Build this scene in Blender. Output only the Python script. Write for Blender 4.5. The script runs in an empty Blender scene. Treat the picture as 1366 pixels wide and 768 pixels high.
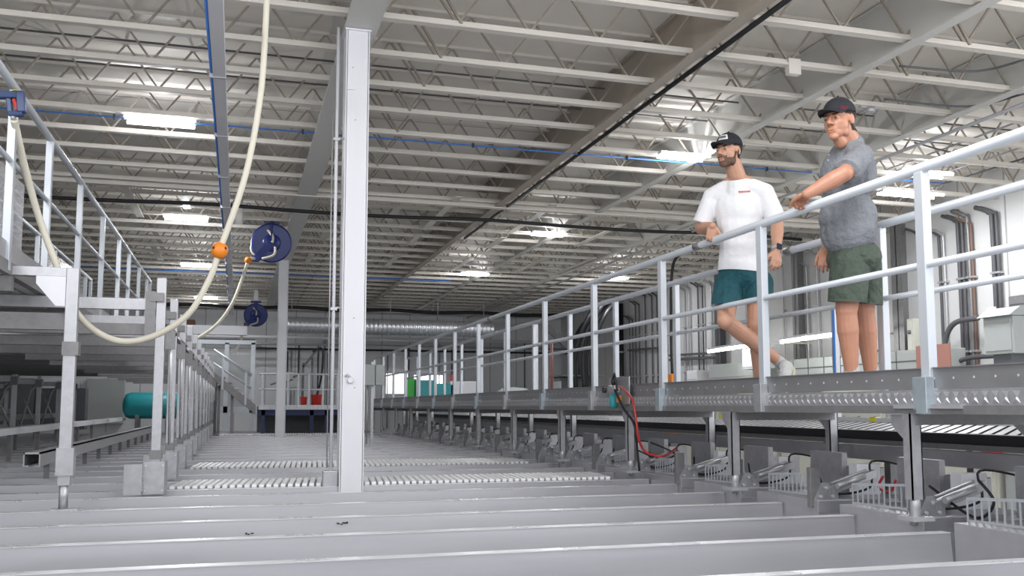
import bpy, math, random
from mathutils import Vector, Matrix, Euler
random.seed(7)
S = bpy.context.scene
COL = S.collection
PI = math.pi
# ---------------------------------------------------------------- camera
W, H, F = 1366, 768, 1250.0
PITCH = math.atan(0.095)
YAW = math.atan(367 * math.cos(PITCH) / F)
SHY = (542 - 384 - F * 0.095) / W
EYE = Vector((0, 0, 1.6))
cam = bpy.data.cameras.new('camera'); camo = bpy.data.objects.new('camera', cam); COL.objects.link(camo)
camo.location = EYE
camo.rotation_euler = Euler((PI / 2 + PITCH, 0, -YAW), 'XYZ')
cam.sensor_width = 36; cam.lens = 36 * F / W; cam.shift_y = SHY; cam.clip_end = 200; cam.clip_start = .05
S.camera = camo
RM = camo.rotation_euler.to_matrix()
def ray(px, py):
    return RM @ Vector(((px - W / 2) / F, (H / 2 - py) / F + SHY * W / F, -1))
def U(px, py, d): return EYE + ray(px, py) * d
def onX(px, py, X):
    r = ray(px, py); return EYE + r * (X / r.x)
def onY(px, py, Y):
    r = ray(px, py); return EYE + r * (Y / r.y)
def onZ(px, py, Z):
    r = ray(px, py); return EYE + r * ((Z - EYE.z) / r.z)
# ---------------------------------------------------------------- materials
def mat(name, col, rough=.5, metal=0., noise=0., nscale=8., bump=0., bscale=30., stretch=None, emit=None, spec=None):
    m = bpy.data.materials.new(name); m.use_nodes = True
    nt = m.node_tree; b = nt.nodes['Principled BSDF']
    b.inputs['Base Color'].default_value = (*col, 1); b.inputs['Roughness'].default_value = rough; b.inputs['Metallic'].default_value = metal
    if spec is not None: b.inputs['Specular IOR Level'].default_value = spec
    tc = nt.nodes.new('ShaderNodeTexCoord'); mp = nt.nodes.new('ShaderNodeMapping')
    nt.links.new(tc.outputs['Object'], mp.inputs['Vector'])
    if stretch: mp.inputs['Scale'].default_value = stretch
    if noise:
        n = nt.nodes.new('ShaderNodeTexNoise'); n.inputs['Scale'].default_value = nscale; n.inputs['Detail'].default_value = 5
        nt.links.new(mp.outputs[0], n.inputs['Vector'])
        mx = nt.nodes.new('ShaderNodeMix'); mx.data_type = 'RGBA'
        mx.inputs['A'].default_value = (*[max(0, c * (1 - noise)) for c in col], 1)
        mx.inputs['B'].default_value = (*[min(1, c * (1 + noise)) for c in col], 1)
        nt.links.new(n.outputs['Fac'], mx.inputs['Factor']); nt.links.new(mx.outputs['Result'], b.inputs['Base Color'])
        r = nt.nodes.new('ShaderNodeMapRange'); r.inputs['To Min'].default_value = max(.03, rough - .12); r.inputs['To Max'].default_value = min(1, rough + .12)
        nt.links.new(n.outputs['Fac'], r.inputs['Value']); nt.links.new(r.outputs[0], b.inputs['Roughness'])
    if bump:
        n2 = nt.nodes.new('ShaderNodeTexNoise'); n2.inputs['Scale'].default_value = bscale; n2.inputs['Detail'].default_value = 4
        nt.links.new(mp.outputs[0], n2.inputs['Vector'])
        bp = nt.nodes.new('ShaderNodeBump'); bp.inputs['Strength'].default_value = bump; bp.inputs['Distance'].default_value = .05 if 'cloth' in name or 'cotton' in name or 'knit' in name else .01
        nt.links.new(n2.outputs['Fac'], bp.inputs['Height']); nt.links.new(bp.outputs[0], b.inputs['Normal'])
    if emit:
        b.inputs['Emission Color'].default_value = (*emit[0], 1); b.inputs['Emission Strength'].default_value = emit[1]
    return m
M = dict(
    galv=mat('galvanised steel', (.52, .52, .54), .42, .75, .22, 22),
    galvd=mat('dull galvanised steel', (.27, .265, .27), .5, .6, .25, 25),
    toe=mat('aluminium plate', (.34, .34, .35), .45, .7, .12, 6),
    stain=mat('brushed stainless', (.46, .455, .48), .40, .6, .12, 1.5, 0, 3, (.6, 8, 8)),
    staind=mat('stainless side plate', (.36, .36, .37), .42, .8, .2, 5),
    lip=mat('bright steel with painted sheen', (.85, .85, .87), .3, .5, .06, 4),  # near-white colour holds the light caught along the channel lips
    alu=mat('pale grey painted tube', (.56, .59, .63), .38, .25, .05, 9),
    blugalv=mat('blue tinged bracket steel', (.45, .52, .56), .4, .6, .15, 20),
    white=mat('white column paint', (.80, .80, .84), .4, 0, .03, 5),
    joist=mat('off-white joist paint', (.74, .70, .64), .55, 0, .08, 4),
    web=mat('joist web with painted shade', (.36, .32, .27), .6, 0, .12, 4),  # joist webs browned to carry the ceiling's shaded contrast in colour
    deck=mat('ceiling deck paint', (.80, .76, .69), .8, 0, .05, 1.2),
    girder=mat('warm grey girder paint', (.42, .37, .31), .6, 0, .08, 3),
    girderl=mat('pale girder paint', (.66, .65, .62), .6, 0, .05, 3),
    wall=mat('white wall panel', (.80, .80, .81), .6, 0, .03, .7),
    conc=mat('grey concrete', (.35, .35, .35), .8, 0, .15, 2),
    slot=mat('dark belt slot', (.03, .03, .03), .9, spec=.0),
    black=mat('black rubber', (.012, .012, .014), .5),
    blk2=mat('black plastic', (.03, .03, .033), .4),
    cable=mat('dark grey conduit', (.10, .10, .11), .5),
    condl=mat('silver conduit', (.50, .50, .52), .4, .5),
    hose=mat('cream rubber hose', (.74, .70, .58), .45, 0, .04, 30),
    orange=mat('orange plastic', (.85, .25, .02), .4),
    slate=mat('slate blue gun plastic', (.03, .06, .16), .4),
    blue=mat('dark blue enamel', (.010, .028, .19), .3),
    bluep=mat('blue pipe', (.05, .17, .50), .4),
    red=mat('red plastic', (.60, .03, .02), .4),
    redh=mat('red air hose', (.45, .03, .03), .35),
    teal=mat('teal enamel', (.02, .30, .33), .4),
    box=mat('grey cabinet enamel', (.46, .49, .48), .5, 0, .05, 3),
    boxl=mat('beige cabinet enamel', (.62, .62, .55), .5, 0, .05, 3),
    boxd=mat('dark grey enamel', (.12, .13, .14), .5),
    belt=mat('white belt plastic', (.85, .85, .86), .45),
    tube=mat('lit tube', (1, 1, 1), .5, emit=((.90, .93, 1), 9)),
    tube2=mat('lit warm tube', (1, 1, 1), .5, emit=((1, .97, .88), 5)),
    duct=mat('spiral duct zinc', (.55, .57, .6), .35, .7, .15, 6),
    yel=mat('yellow sticker', (.85, .75, .02), .5),
    green=mat('green plastic', (.05, .45, .06), .5),
    navy=mat('navy steel', (.02, .03, .10), .5),
    brown=mat('brown pipe', (.20, .12, .09), .5),
    rust=mat('red brown pipe', (.20, .05, .04), .5),
    glass=mat('clear guard sheet', (.8, .8, .82), .15),
    paneglow=mat('added glowing pane', (.9, .92, .95), .4, emit=((.95, .97, 1), 1.6)),
    skin1=mat('light skin', (.52, .28, .19), .5, 0, .10, 25, .1, 120),
    skin2=mat('tanned skin', (.46, .22, .14), .45, 0, .12, 25, .12, 120),
    tee=mat('white cotton', (.82, .82, .84), .85, 0, 0, 8, .55, 5),
    polo=mat('grey heather knit', (.20, .21, .23), .9, 0, .35, 120, .8, 10),
    shortt=mat('deep teal cloth', (.008, .075, .095), .8, 0, .1, 10, .9, 11),
    shortg=mat('olive green cloth', (.055, .075, .055), .75, 0, .1, 10, .9, 12),
    hair=mat('dark brown hair', (.025, .016, .012), .8, 0, .3, 150, .5, 200),
    beard=mat('brown stubble', (.14, .08, .055), .9, 0, .4, 180, .5, 250),
    cap=mat('black cap twill', (.012, .013, .018), .8, 0, .2, 100),
    maroon=mat('maroon thread', (.07, .008, .015), .8),
    patch=mat('white cap patch', (.7, .7, .72), .7),
    logo=mat('red logo print', (.55, .03, .02), .7),
    sock=mat('grey sock knit', (.42, .43, .45), .9),
    shoe=mat('pale grey shoe mesh', (.50, .50, .50), .8, 0, .15, 60),
    sole=mat('olive rubber sole', (.45, .46, .32), .7),
    eyew=mat('eye', (.25, .2, .18), .3),
    lips=mat('lips', (.40, .15, .12), .5),
    glassw=mat('watch face', (.02, .03, .05), .2),
)
def sheet_glass():
    m = M['glass']; nt = m.node_tree; b = nt.nodes['Principled BSDF']; b.inputs['Alpha'].default_value = .16
sheet_glass()
# white wall with vertical panel seams
def seams(m, axis, pitch):
    nt = m.node_tree; b = nt.nodes['Principled BSDF']
    g = nt.nodes.new('ShaderNodeNewGeometry'); sx = nt.nodes.new('ShaderNodeSeparateXYZ'); nt.links.new(g.outputs['Position'], sx.inputs[0])
    mo = nt.nodes.new('ShaderNodeMath'); mo.operation = 'MODULO'; mo.inputs[1].default_value = pitch
    ad = nt.nodes.new('ShaderNodeMath'); ad.operation = 'ADD'; ad.inputs[1].default_value = 100
    nt.links.new(sx.outputs[axis], ad.inputs[0]); nt.links.new(ad.outputs[0], mo.inputs[0])
    lt = nt.nodes.new('ShaderNodeMath'); lt.operation = 'LESS_THAN'; lt.inputs[1].default_value = .03; nt.links.new(mo.outputs[0], lt.inputs[0])
    mx = nt.nodes.new('ShaderNodeMix'); mx.data_type = 'RGBA'
    c = b.inputs['Base Color'].default_value
    mx.inputs['A'].default_value = c; mx.inputs['B'].default_value = (c[0] * .55, c[1] * .55, c[2] * .57, 1)
    src = b.inputs['Base Color'].links[0].from_socket if b.inputs['Base Color'].links else None
    if src: nt.links.new(src, mx.inputs['A'])
    nt.links.new(lt.outputs[0], mx.inputs['Factor']); nt.links.new(mx.outputs['Result'], b.inputs['Base Color'])
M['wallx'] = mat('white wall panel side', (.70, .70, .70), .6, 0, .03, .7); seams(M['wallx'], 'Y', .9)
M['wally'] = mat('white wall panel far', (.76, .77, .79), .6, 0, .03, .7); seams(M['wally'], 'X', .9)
seams(M['deck'], 'Y', 3.0)
# ---------------------------------------------------------------- mesh builder
class MB:
    def __init__(s): s.v = []; s.f = []; s.smooth = []
    def add(s, vs, fs, sm=False):
        o = len(s.v); s.v += [tuple(v) for v in vs]; s.f += [[i + o for i in f] for f in fs]; s.smooth += [sm] * len(fs); return s
    def box(s, x0, x1, y0, y1, z0, z1):
        vs = [(x, y, z) for x in (x0, x1) for y in (y0, y1) for z in (z0, z1)]
        return s.add(vs, [(0, 1, 3, 2), (4, 6, 7, 5), (0, 4, 5, 1), (2, 3, 7, 6), (0, 2, 6, 4), (1, 5, 7, 3)])
    def cb(s, c, d): return s.box(c[0] - d[0] / 2, c[0] + d[0] / 2, c[1] - d[1] / 2, c[1] + d[1] / 2, c[2] - d[2] / 2, c[2] + d[2] / 2)
    def bar(s, a, b, w, h=None, up=(0, 0, 1)):
        a = Vector(a); b = Vector(b); h = h or w
        t = (b - a).normalized(); up = Vector(up)
        if abs(t.dot(up)) > .98: up = Vector((0, 1, 0))
        r = t.cross(up).normalized(); u = r.cross(t)
        vs = [p + r * (i * w / 2) + u * (j * h / 2) for p in (a, b) for i, j in ((-1, -1), (1, -1), (1, 1), (-1, 1))]
        return s.add(vs, [(3, 2, 1, 0), (4, 5, 6, 7), (0, 1, 5, 4), (1, 2, 6, 5), (2, 3, 7, 6), (3, 0, 4, 7)])
    def tube(s, pts, r, n=8, caps=True):
        pts = [Vector(p) for p in pts]; rs = r if isinstance(r, (list, tuple)) else [r] * len(pts)
        vs = []; fs = []; prev = None
        for i, p in enumerate(pts):
            t = (pts[min(i + 1, len(pts) - 1)] - pts[max(i - 1, 0)]).normalized()
            if prev is None:
                a = Vector((0, 0, 1)) if abs(t.z) < .9 else Vector((1, 0, 0)); u = t.cross(a).normalized()
            else:
                u = (prev - t * prev.dot(t)); u = u.normalized() if u.length > 1e-6 else t.orthogonal().normalized()
            prev = u; w = t.cross(u)
            for k in range(n):
                an = 2 * PI * k / n; vs.append(p + (u * math.cos(an) + w * math.sin(an)) * rs[i])
        for i in range(len(pts) - 1):
            for k in range(n):
                k2 = (k + 1) % n; fs.append((i * n + k, i * n + k2, (i + 1) * n + k2, (i + 1) * n + k))
        s.add(vs, fs, True)
        if caps:
            o = len(s.v) - len(vs)
            s.f.append([o + k for k in range(n)][::-1]); s.f.append([o + (len(pts) - 1) * n + k for k in range(n)]); s.smooth += [False, False]
        return s
    def lathe(s, prof, c=(0, 0, 0), axis=(0, 0, 1), n=20, sm=True):
        ax = Vector(axis).normalized(); u = ax.orthogonal().normalized(); w = ax.cross(u); c = Vector(c); vs = []; fs = []
        for r, h in prof:
            for k in range(n):
                a = 2 * PI * k / n; vs.append(c + ax * h + (u * math.cos(a) + w * math.sin(a)) * max(r, 1e-4))
        for i in range(len(prof) - 1):
            for k in range(n):
                k2 = (k + 1) % n; fs.append((i * n + k, i * n + k2, (i + 1) * n + k2, (i + 1) * n + k))
        s.add(vs, fs, sm)
        o = len(s.v) - len(vs)
        s.f.append([o + k for k in range(n)][::-1]); s.f.append([o + (len(prof) - 1) * n + k for k in range(n)]); s.smooth += [False, False]
        return s
    def ell(s, c, r, rot=None, n=16, m=10):
        c = Vector(c); vs = []; fs = []
        for i in range(m + 1):
            ph = PI * i / m
            for k in range(n):
                a = 2 * PI * k / n
                p = Vector((r[0] * math.sin(ph) * math.cos(a), r[1] * math.sin(ph) * math.sin(a), r[2] * math.cos(ph)))
                vs.append(c + (rot @ p if rot else p))
        for i in range(m):
            for k in range(n):
                k2 = (k + 1) % n; fs.append((i * n + k, (i + 1) * n + k, (i + 1) * n + k2, i * n + k2))
        return s.add(vs, fs, True)
    def caps(s, a, b, ra, rb, n=14):
        a = Vector(a); b = Vector(b); t = (b - a); L = t.length
        if L < 1e-5: return s.ell(a, (ra, ra, ra))
        t /= L; pts = []; rs = []
        for i in range(6):
            an = PI / 2 * i / 5; pts.append(a - t * ra * math.cos(an)); rs.append(max(ra * math.sin(an), 1e-4))
        for i in range(6):
            an = PI / 2 * i / 5; pts.append(b + t * rb * math.sin(an)); rs.append(max(rb * math.cos(an), 1e-4))
        u = t.orthogonal().normalized(); w = t.cross(u); vs = []; fs = []
        for p, r in zip(pts, rs):
            for k in range(n):
                an = 2 * PI * k / n; vs.append(p + (u * math.cos(an) + w * math.sin(an)) * r)
        for i in range(len(pts) - 1):
            for k in range(n):
                k2 = (k + 1) % n; fs.append((i * n + k, i * n + k2, (i + 1) * n + k2, (i + 1) * n + k))
        return s.add(vs, fs, True)
    def prism(s, poly, axis, a, b):
        """poly: 2D points; axis 'X','Y','Z' = extrusion axis from a to b"""
        n = len(poly); vs = []
        for t in (a, b):
            for p, q in poly: vs.append({'X': (t, p, q), 'Y': (p, t, q), 'Z': (p, q, t)}[axis])
        fs = [list(range(n))[::-1], [n + i for i in range(n)]] + [(i, (i + 1) % n, n + (i + 1) % n, n + i) for i in range(n)]
        return s.add(vs, fs)
    def mesh(s, name, m):
        me = bpy.data.meshes.new(name); me.from_pydata(s.v, [], s.f); me.polygons.foreach_set('use_smooth', s.smooth)
        me.materials.append(m if not isinstance(m, str) else M[m]); me.update(); return me
    def build(s, name, m, parent=None, bevel=0):
        o = bpy.data.objects.new(name, s.mesh(name, m)); COL.objects.link(o)
        if parent:
            o.parent = parent; o.matrix_parent_inverse = Matrix.Translation(-parent_loc(parent))
        if bevel:
            b = o.modifiers.new('bevel', 'BEVEL'); b.width = bevel; b.segments = 2; b.limit_method = 'ANGLE'
        return o
def parent_loc(p):
    l = p.location.copy()
    if p.parent: return l if False else Vector(p.matrix_basis.translation)
    return l
def tag(o, label, cat, group=None, kind=None):
    o['label'] = label; o['category'] = cat
    if group: o['group'] = group
    if kind: o['kind'] = kind
    return o
def thing(name, label, cat, loc=(0, 0, 0), group=None):
    """Empty at the thing's base; parts are built in world coordinates"""
    o = bpy.data.objects.new(name, None); COL.objects.link(o); o.location = loc; o.empty_display_size = .1
    return tag(o, label, cat, group)
def struct(name, mb, m):
    o = mb.build(name, m); o['kind'] = 'structure'; return o
def dup(root, delta, label, group=None):
    r = root.copy(); COL.objects.link(r); r.location = root.location + Vector(delta); r['label'] = label
    if group: r['group'] = group
    for ch in root.children:
        c = ch.copy(); COL.objects.link(c); c.parent = r; c.matrix_parent_inverse = ch.matrix_parent_inverse.copy()
        for g in ch.children:
            d = g.copy(); COL.objects.link(d); d.parent = c; d.matrix_parent_inverse = g.matrix_parent_inverse.copy()
    return r
def spline(pts, n=8):
    pts = [Vector(p) for p in pts]; P = [pts[0]] + pts + [pts[-1]]; out = []
    for i in range(1, len(P) - 2):
        p0, p1, p2, p3 = P[i - 1:i + 3]
        for k in range(n):
            t = k / n
            out.append(.5 * ((2 * p1) + (p2 - p0) * t + (2 * p0 - 5 * p1 + 4 * p2 - p3) * t * t + (3 * p1 - p0 - 3 * p2 + p3) * t ** 3))
    out.append(pts[-1]); return out
ORD = ['first', 'second', 'third', 'fourth', 'fifth', 'sixth', 'seventh', 'eighth', 'ninth', 'tenth', 'eleventh', 'twelfth', 'thirteenth', 'fourteenth', 'fifteenth', 'sixteenth', 'seventeenth', 'eighteenth', 'nineteenth', 'twentieth', 'twenty-first', 'twenty-second', 'twenty-third', 'twenty-fourth', 'twenty-fifth', 'twenty-sixth', 'twenty-seventh', 'twenty-eighth', 'twenty-ninth', 'thirtieth', 'thirty-first', 'thirty-second', 'thirty-third', 'thirty-fourth', 'thirty-fifth', 'thirty-sixth', 'thirty-seventh', 'thirty-eighth', 'thirty-ninth', 'fortieth']
#@@BODY@@
# ---------------------------------------------------------------- setting
XR, YF, XL = 10.5, 30.0, -9.0
ZJ, ZD = 4.6, 5.05          # joist underside, deck underside
struct('floor', MB().box(XL, XR, -3, YF, -.1, 0), 'conc')
struct('ceiling', MB().box(XL, XR, 1.5, YF, ZD, ZD + .1), 'deck')
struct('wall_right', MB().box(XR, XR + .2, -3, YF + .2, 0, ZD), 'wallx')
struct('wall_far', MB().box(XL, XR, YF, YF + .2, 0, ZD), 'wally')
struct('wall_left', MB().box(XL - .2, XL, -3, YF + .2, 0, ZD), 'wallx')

# ---------------------------------------------------------------- ceiling joists
J0 = onZ(500, 72, ZJ).y; JP = .765
def make_joist():
    t = thing('bar_joist', '', 'joist', (0, J0 - 3 * JP, ZJ), 'bar joists across the ceiling')
    y = J0 - 3 * JP
    b = MB(); b.box(XL + .02, XR - .02, y - .032, y - .006, ZJ, ZJ + .012); b.box(XL + .02, XR - .02, y + .006, y + .032, ZJ, ZJ + .012)
    b.box(XL + .02, XR - .02, y - .012, y - .006, ZJ, ZJ + .045); b.box(XL + .02, XR - .02, y + .006, y + .012, ZJ, ZJ + .045)
    b.box(XL + .02, XR - .02, y - .034, y - .03, ZJ - .012, ZJ + .012); b.box(XL + .02, XR - .02, y - .034, y + .034, ZJ - .012, ZJ - .006)
    b.build('bottom_chord', 'joist', t)
    b = MB().box(XL + .02, XR - .02, y - .035, y + .035, ZD - .03, ZD - .002); b.build('top_chord', 'joist', t)
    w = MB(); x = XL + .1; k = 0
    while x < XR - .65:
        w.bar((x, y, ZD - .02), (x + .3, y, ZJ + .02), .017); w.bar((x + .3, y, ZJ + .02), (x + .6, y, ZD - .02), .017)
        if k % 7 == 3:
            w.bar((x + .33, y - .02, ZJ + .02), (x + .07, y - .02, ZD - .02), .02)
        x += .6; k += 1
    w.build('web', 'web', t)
    return t
j = make_joist(); NJ = 0; y = J0 - 3 * JP; JY = []
while y < YF - .2:
    JY.append(y); y += JP
for i, y in enumerate(JY):
    lab = 'off-white steel bar joist spanning under the ceiling deck, %s from the camera' % ORD[i]
    if i == 0: j['label'] = lab
    else: dup(j, (0, y - JY[0], 0), lab)
# ---------------------------------------------------------------- girders along Y
def ibeam(name, label, x, y0, y1, zb, h, w, m, cat='girder', part='bottom_flange'):
    t = thing(name, label, cat, (x, y0, zb), 'long girders under the ceiling')
    MB().box(x - w / 2, x + w / 2, y0, y1, zb, zb + .016).build('bottom_flange', m, t)
    MB().box(x - .006, x + .006, y0, y1, zb + .016, zb + h - .016).build('web', m, t)
    MB().box(x - w / 2, x + w / 2, y0, y1, zb + h - .016, zb + h).build('top_flange', m, t)
    return t
ibeam('girder', 'tan brown girder with black cable along it, above the white-shirted man', 3.66, 1.6, YF - .05, ZJ - .04, ZD - ZJ + .03, .11, 'girder')
ibeam('girder', 'wide pale grey girder rising to the top right, above the older man', 5.25, 1.6, YF - .05, ZJ - .04, ZD - ZJ + .03, .10, 'girderl')
ibeam('girder', 'pale girder carried by the two white columns', .86, 1.6, YF - .05, ZJ - .05, ZD - ZJ + .04, .26, 'girderl')
ibeam('girder', 'pale grey girder nearest the right wall with a pipe below', 7.0, 1.6, YF - .05, ZJ - .04, ZD - ZJ + .03, .10, 'girderl')
tag(MB().tube([(3.80, 4.5, ZJ - .03), (3.80, 16, ZJ - .03)], .022).build('power_cable', 'black'), 'black cable strapped beside the tan brown girder', 'cable')
tag(MB().tube([(7.2, 3, ZJ - .1), (7.2, YF - .05, ZJ - .1)], .02).build('ceiling_pipe', 'condl'), 'grey pipe under the girder nearest the right wall', 'pipe')
# cross girder and bridging flats
yg = onZ(500, 262, ZJ).y
tag(MB().box(XL + .02, XR - .02, yg - .006, yg + .006, ZJ - .06, ZJ + .16).box(XL + .02, XR - .02, yg - .06, yg + .06, ZJ - .07, ZJ - .055).build('cross_girder', 'joist'), 'deep off-white beam crossing the ceiling at mid depth', 'girder')
yc = onZ(500, 283, ZJ - .08).y
pts = [Vector((XL + .1 + i * 1.4, yc, ZJ - .1 - .04 * math.sin(i * 2.1) ** 2)) for i in range(14)]
tag(MB().tube(spline(pts, 4), .028).build('power_cable', 'black'), 'thick black cable slung across the middle of the ceiling', 'cable')
yc = 26.6
pts = [Vector((XL + .1 + i * 1.3, yc, ZJ - .25 - .05 * (i % 2))) for i in range(15)]
cb = tag(MB().tube(spline(pts, 4), .05).build('cable_bundle', 'black'), 'fat black cable bundle on hooks across the far end of the ceiling', 'cable')
for i in range(1, 14): MB().bar(pts[i] + Vector((0, 0, .05)), (pts[i].x, yc, ZJ - .02), .012).build('hook', 'condl', cb)
flats = [((163, 245), (187, 291)), ((243, 262), (252, 280)), ((322, 255), (316, 300)), ((390, 262), (381, 292)), ((410, 272), (402, 290)), ((534, 278), (515, 296)), ((612, 264), (566, 308)), ((663, 283), (640, 299)), ((740, 274), (680, 312)), ((560, 315), (545, 328)), ((436, 312), (428, 322)), ((538, 341), (508, 358)), ((673, 318), (650, 331)), ((635, 345), (600, 361)), ((733, 345), (688, 363)), ((205, 330), (214, 348)), ((415, 340), (410, 352)), ((790, 345), (745, 366)), ((830, 300), (770, 330)), ((870, 330), (815, 352)), ((950, 290), (880, 322))]
for i, (a, b) in enumerate(flats):
    A = onZ(*a, ZJ - .03); B = onZ(*b, ZJ - .03); x = (A.x + B.x) / 2
    where = 'left of the tall column' if x < .8 else 'right of the tall column'
    n = sum(1 for q in flats[:i + 1] if (((onZ(*q[0], ZJ).x + onZ(*q[1], ZJ).x) / 2 < .8) == (x < .8)))
    tag(MB().box(x - .055, x + .055, A.y, B.y, ZJ - .014, ZJ - .004).build('bridging_strap', 'joist'), 'flat off-white strap under the joists %s, %s one seen' % (where, ORD[n - 1]), 'strap', 'straps bridging the joists')
# ---------------------------------------------------------------- ceiling lights
def lamp(loc, e, r=.15):
    l = bpy.data.lights.new('tube_or_fill_lamp', 'POINT'); l.energy = e; l.shadow_soft_size = r; l.color = (.97, .98, 1)
    o = bpy.data.objects.new('tube_or_fill_lamp', l); COL.objects.link(o); o.location = loc
def down(loc, e, sx=1.2, sy=.3):
    l = bpy.data.lights.new('tube_or_fill_area', 'AREA'); l.energy = e; l.shape = 'RECTANGLE'; l.size = sx; l.size_y = sy; l.color = (.97, .98, 1)
    o = bpy.data.objects.new('tube_or_fill_area', l); COL.objects.link(o); o.location = loc
LX = [(214, 165, 88, 'beside the hanging square track'), (248, 293, 56, 'left of the track at mid ceiling'), (263, 355, 42, 'left of the track, behind the orange ball'), (275, 398, 30, 'left of the track near the far end'), (912, 211, 68, 'behind the cap of the white-shirted man'), (732, 314, 46, 'in the middle of the ceiling'), (633, 367, 38, 'low in the middle of the far ceiling'), (820, 372, 36, 'above the right handrail far back'), (1233, 234, 76, 'behind the tall rail post at the right'), (1215, 261, 90, 'low above the right wall top')]
for i, (px, py, w, where) in enumerate(LX):
    z = ZJ - .06; c = onZ(px, py, z); d = (c - EYE).dot(RM @ Vector((0, 0, -1))); L = w * d / F / .97
    t = thing('ceiling_light', 'lit white twin-tube ceiling light ' + where, 'ceiling light', (c.x, c.y, z), 'tube lights under the ceiling')
    MB().box(c.x - L / 2, c.x + L / 2, c.y - .05, c.y + .05, z + .03, z + .06).build('housing', 'white', t)
    for q in (-.4, .4): MB().box(c.x + q * L - .01, c.x + q * L + .01, c.y - .11, c.y + .11, z + .028, z + .04).build('tube_holder', 'white', t)
    for s in (-1, 1): MB().tube([(c.x - L / 2 + .02, c.y + s * .10, z + .02), (c.x + L / 2 - .02, c.y + s * .10, z + .02)], .02).build('tube', 'tube', t)
    lamp((c.x, c.y, z - .12), 15 if i < 8 else 8, .015); down((c.x, c.y, z + .026), 30, L * .9, .05)
for x in (-6, -2, 2.2, 6.5, 9):  # unseen fill lights added above and behind the camera, without fixtures
    for y in (-1, 3.2): lamp((x, y, 3.9), 44, .3); down((x, y, 4.45), 25)
# ---------------------------------------------------------------- columns
ZT = 1.0
c1 = onZ(466.5, 648, ZT); c2 = Vector((.84, 19.4, 0))
def column(c, label, w):
    t = thing('column', label, 'column', (c.x, c.y, ZT - .02), 'white building columns')
    zt = ZJ - .055
    m = MB(); m.box(c.x - w / 2, c.x + w / 2, c.y - w / 2, c.y - w / 2 + .012, .0, zt); m.box(c.x - w / 2, c.x + w / 2, c.y + w / 2 - .012, c.y + w / 2, .0, zt)
    m.box(c.x - w / 2 + .006, c.x - w / 2 + .018, c.y - w / 2, c.y + w / 2, 0, zt); m.box(c.x + w / 2 - .018, c.x + w / 2 - .006, c.y - w / 2, c.y + w / 2, 0, zt)
    m.build('shaft', 'white', t, .004)
    MB().box(c.x - w * .55, c.x + w * .55, c.y - w * .6, c.y + w * .6, zt - .015, zt).build('cap_plate', 'white', t)
    return t
cA = column(c1, 'tall white column in front, standing among the steel channels', .185)
column(c2, 'smaller looking white column far back below the larger blue reel', .19)
yf = c1.y - .0925
for (px, py) in ((471, 90), (474, 160), (472, 424), (466, 510), (473, 517)):
    p = onY(px, py, yf); MB().lathe([(.004, 0), (.004, .003)], (p.x, yf - .003, p.z), (0, 1, 0), 8).build('bolt_hole', 'cable', cA)
p = onY(467, 507, yf); MB().lathe([(.02, 0), (.024, .01), (.018, .02), (.010, .03)], (p.x, yf - .03, p.z), (0, 1, 0), 14).tube([(p.x, yf - .02, p.z + .02), (p.x - .02, yf - .03, p.z + .05), (p.x - .035, yf - .01, p.z + .03)], .008).build('lifting_lug', 'white', cA)
p = onY(468, 118, yf); MB().box(p.x - .03, p.x + .03, yf - .012, yf, p.z - .012, p.z + .012).build('clip', 'white', cA)
# conduit beside the column
p = onY(447, 300, c1.y); xc = p.x
t = thing('riser_conduit', 'slim white riser pipe clamped beside the front column', 'pipe', (xc, c1.y, 1.05))
MB().tube([(xc, c1.y, 1.12), (xc, c1.y, ZJ - .02)], .013).build('pipe', 'white', t)
MB().tube([(xc - .03, c1.y, 1.14), (xc - .032, c1.y, 4.0)], .005).build('side_wire', 'condl', t)
for py in (186, 412):
    q = onY(447, py, c1.y); MB().cb((xc, c1.y, q.z), (.05, .04, .02)).cb((xc + .04, c1.y, q.z + .01), (.05, .02, .012)).build('clamp', 'condl', t)
tag(MB().box(xc - .06, xc + .05, c1.y - .05, c1.y + .04, 1.0, 1.12).build('junction_box', 'galv', None, .006), 'small steel box at the foot of the white riser pipe', 'box')
# ---------------------------------------------------------------- hanging square track + blue pipe
zt = 3.9; xt = -.222
t = thing('hanging_track', 'slim pale square track hung below the ceiling with a blue cable', 'track', (xt, 4.5, zt))
MB().box(xt, xt + .085, 4.3, 24.6, zt, zt + .07).build('rail', 'white', t)
MB().tube([(xt - .012, 4.3, zt + .03), (xt - .012, 24.4, zt + .03)], .010).build('blue_cable', 'bluep', t)
for k in range(9):
    y = JY[0] + JP * (2 + 2 * k)
    if y < 24: MB().tube([(xt + .04, y, zt + .06), (xt + .04, y, ZJ + .01)], .006).build('hanger_rod', 'condl', t)
for k in range(12): MB().box(xt - .024, xt + .09, 5.2 + k * 1.5, 5.22 + k * 1.5, zt - .008, zt + .076).build('band', 'condl', t)
yb = onZ(290, 170, ZJ - .06).y
t = thing('air_pipe', 'long thin blue air pipe running across the near ceiling', 'pipe', (0, yb, ZJ - .03), 'blue air pipes')
MB().tube([(XL + .3, yb, ZJ - .035), (9, yb, ZJ - .035)], .010).build('pipe', 'bluep', t)
for k in range(9): MB().box(-7 + k * 1.9, -6.98 + k * 1.9, yb - .02, yb + .02, ZJ - .055, ZJ - .01).build('clip', 'blk2', t)
yb = onZ(500, 372, ZJ - .06).y
tag(MB().tube([(XL + .3, yb, ZJ - .04), (4.8, yb, ZJ - .04)], .016).build('air_pipe', 'bluep'), 'blue air pipe far back across the ceiling', 'pipe', 'blue air pipes')
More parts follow.
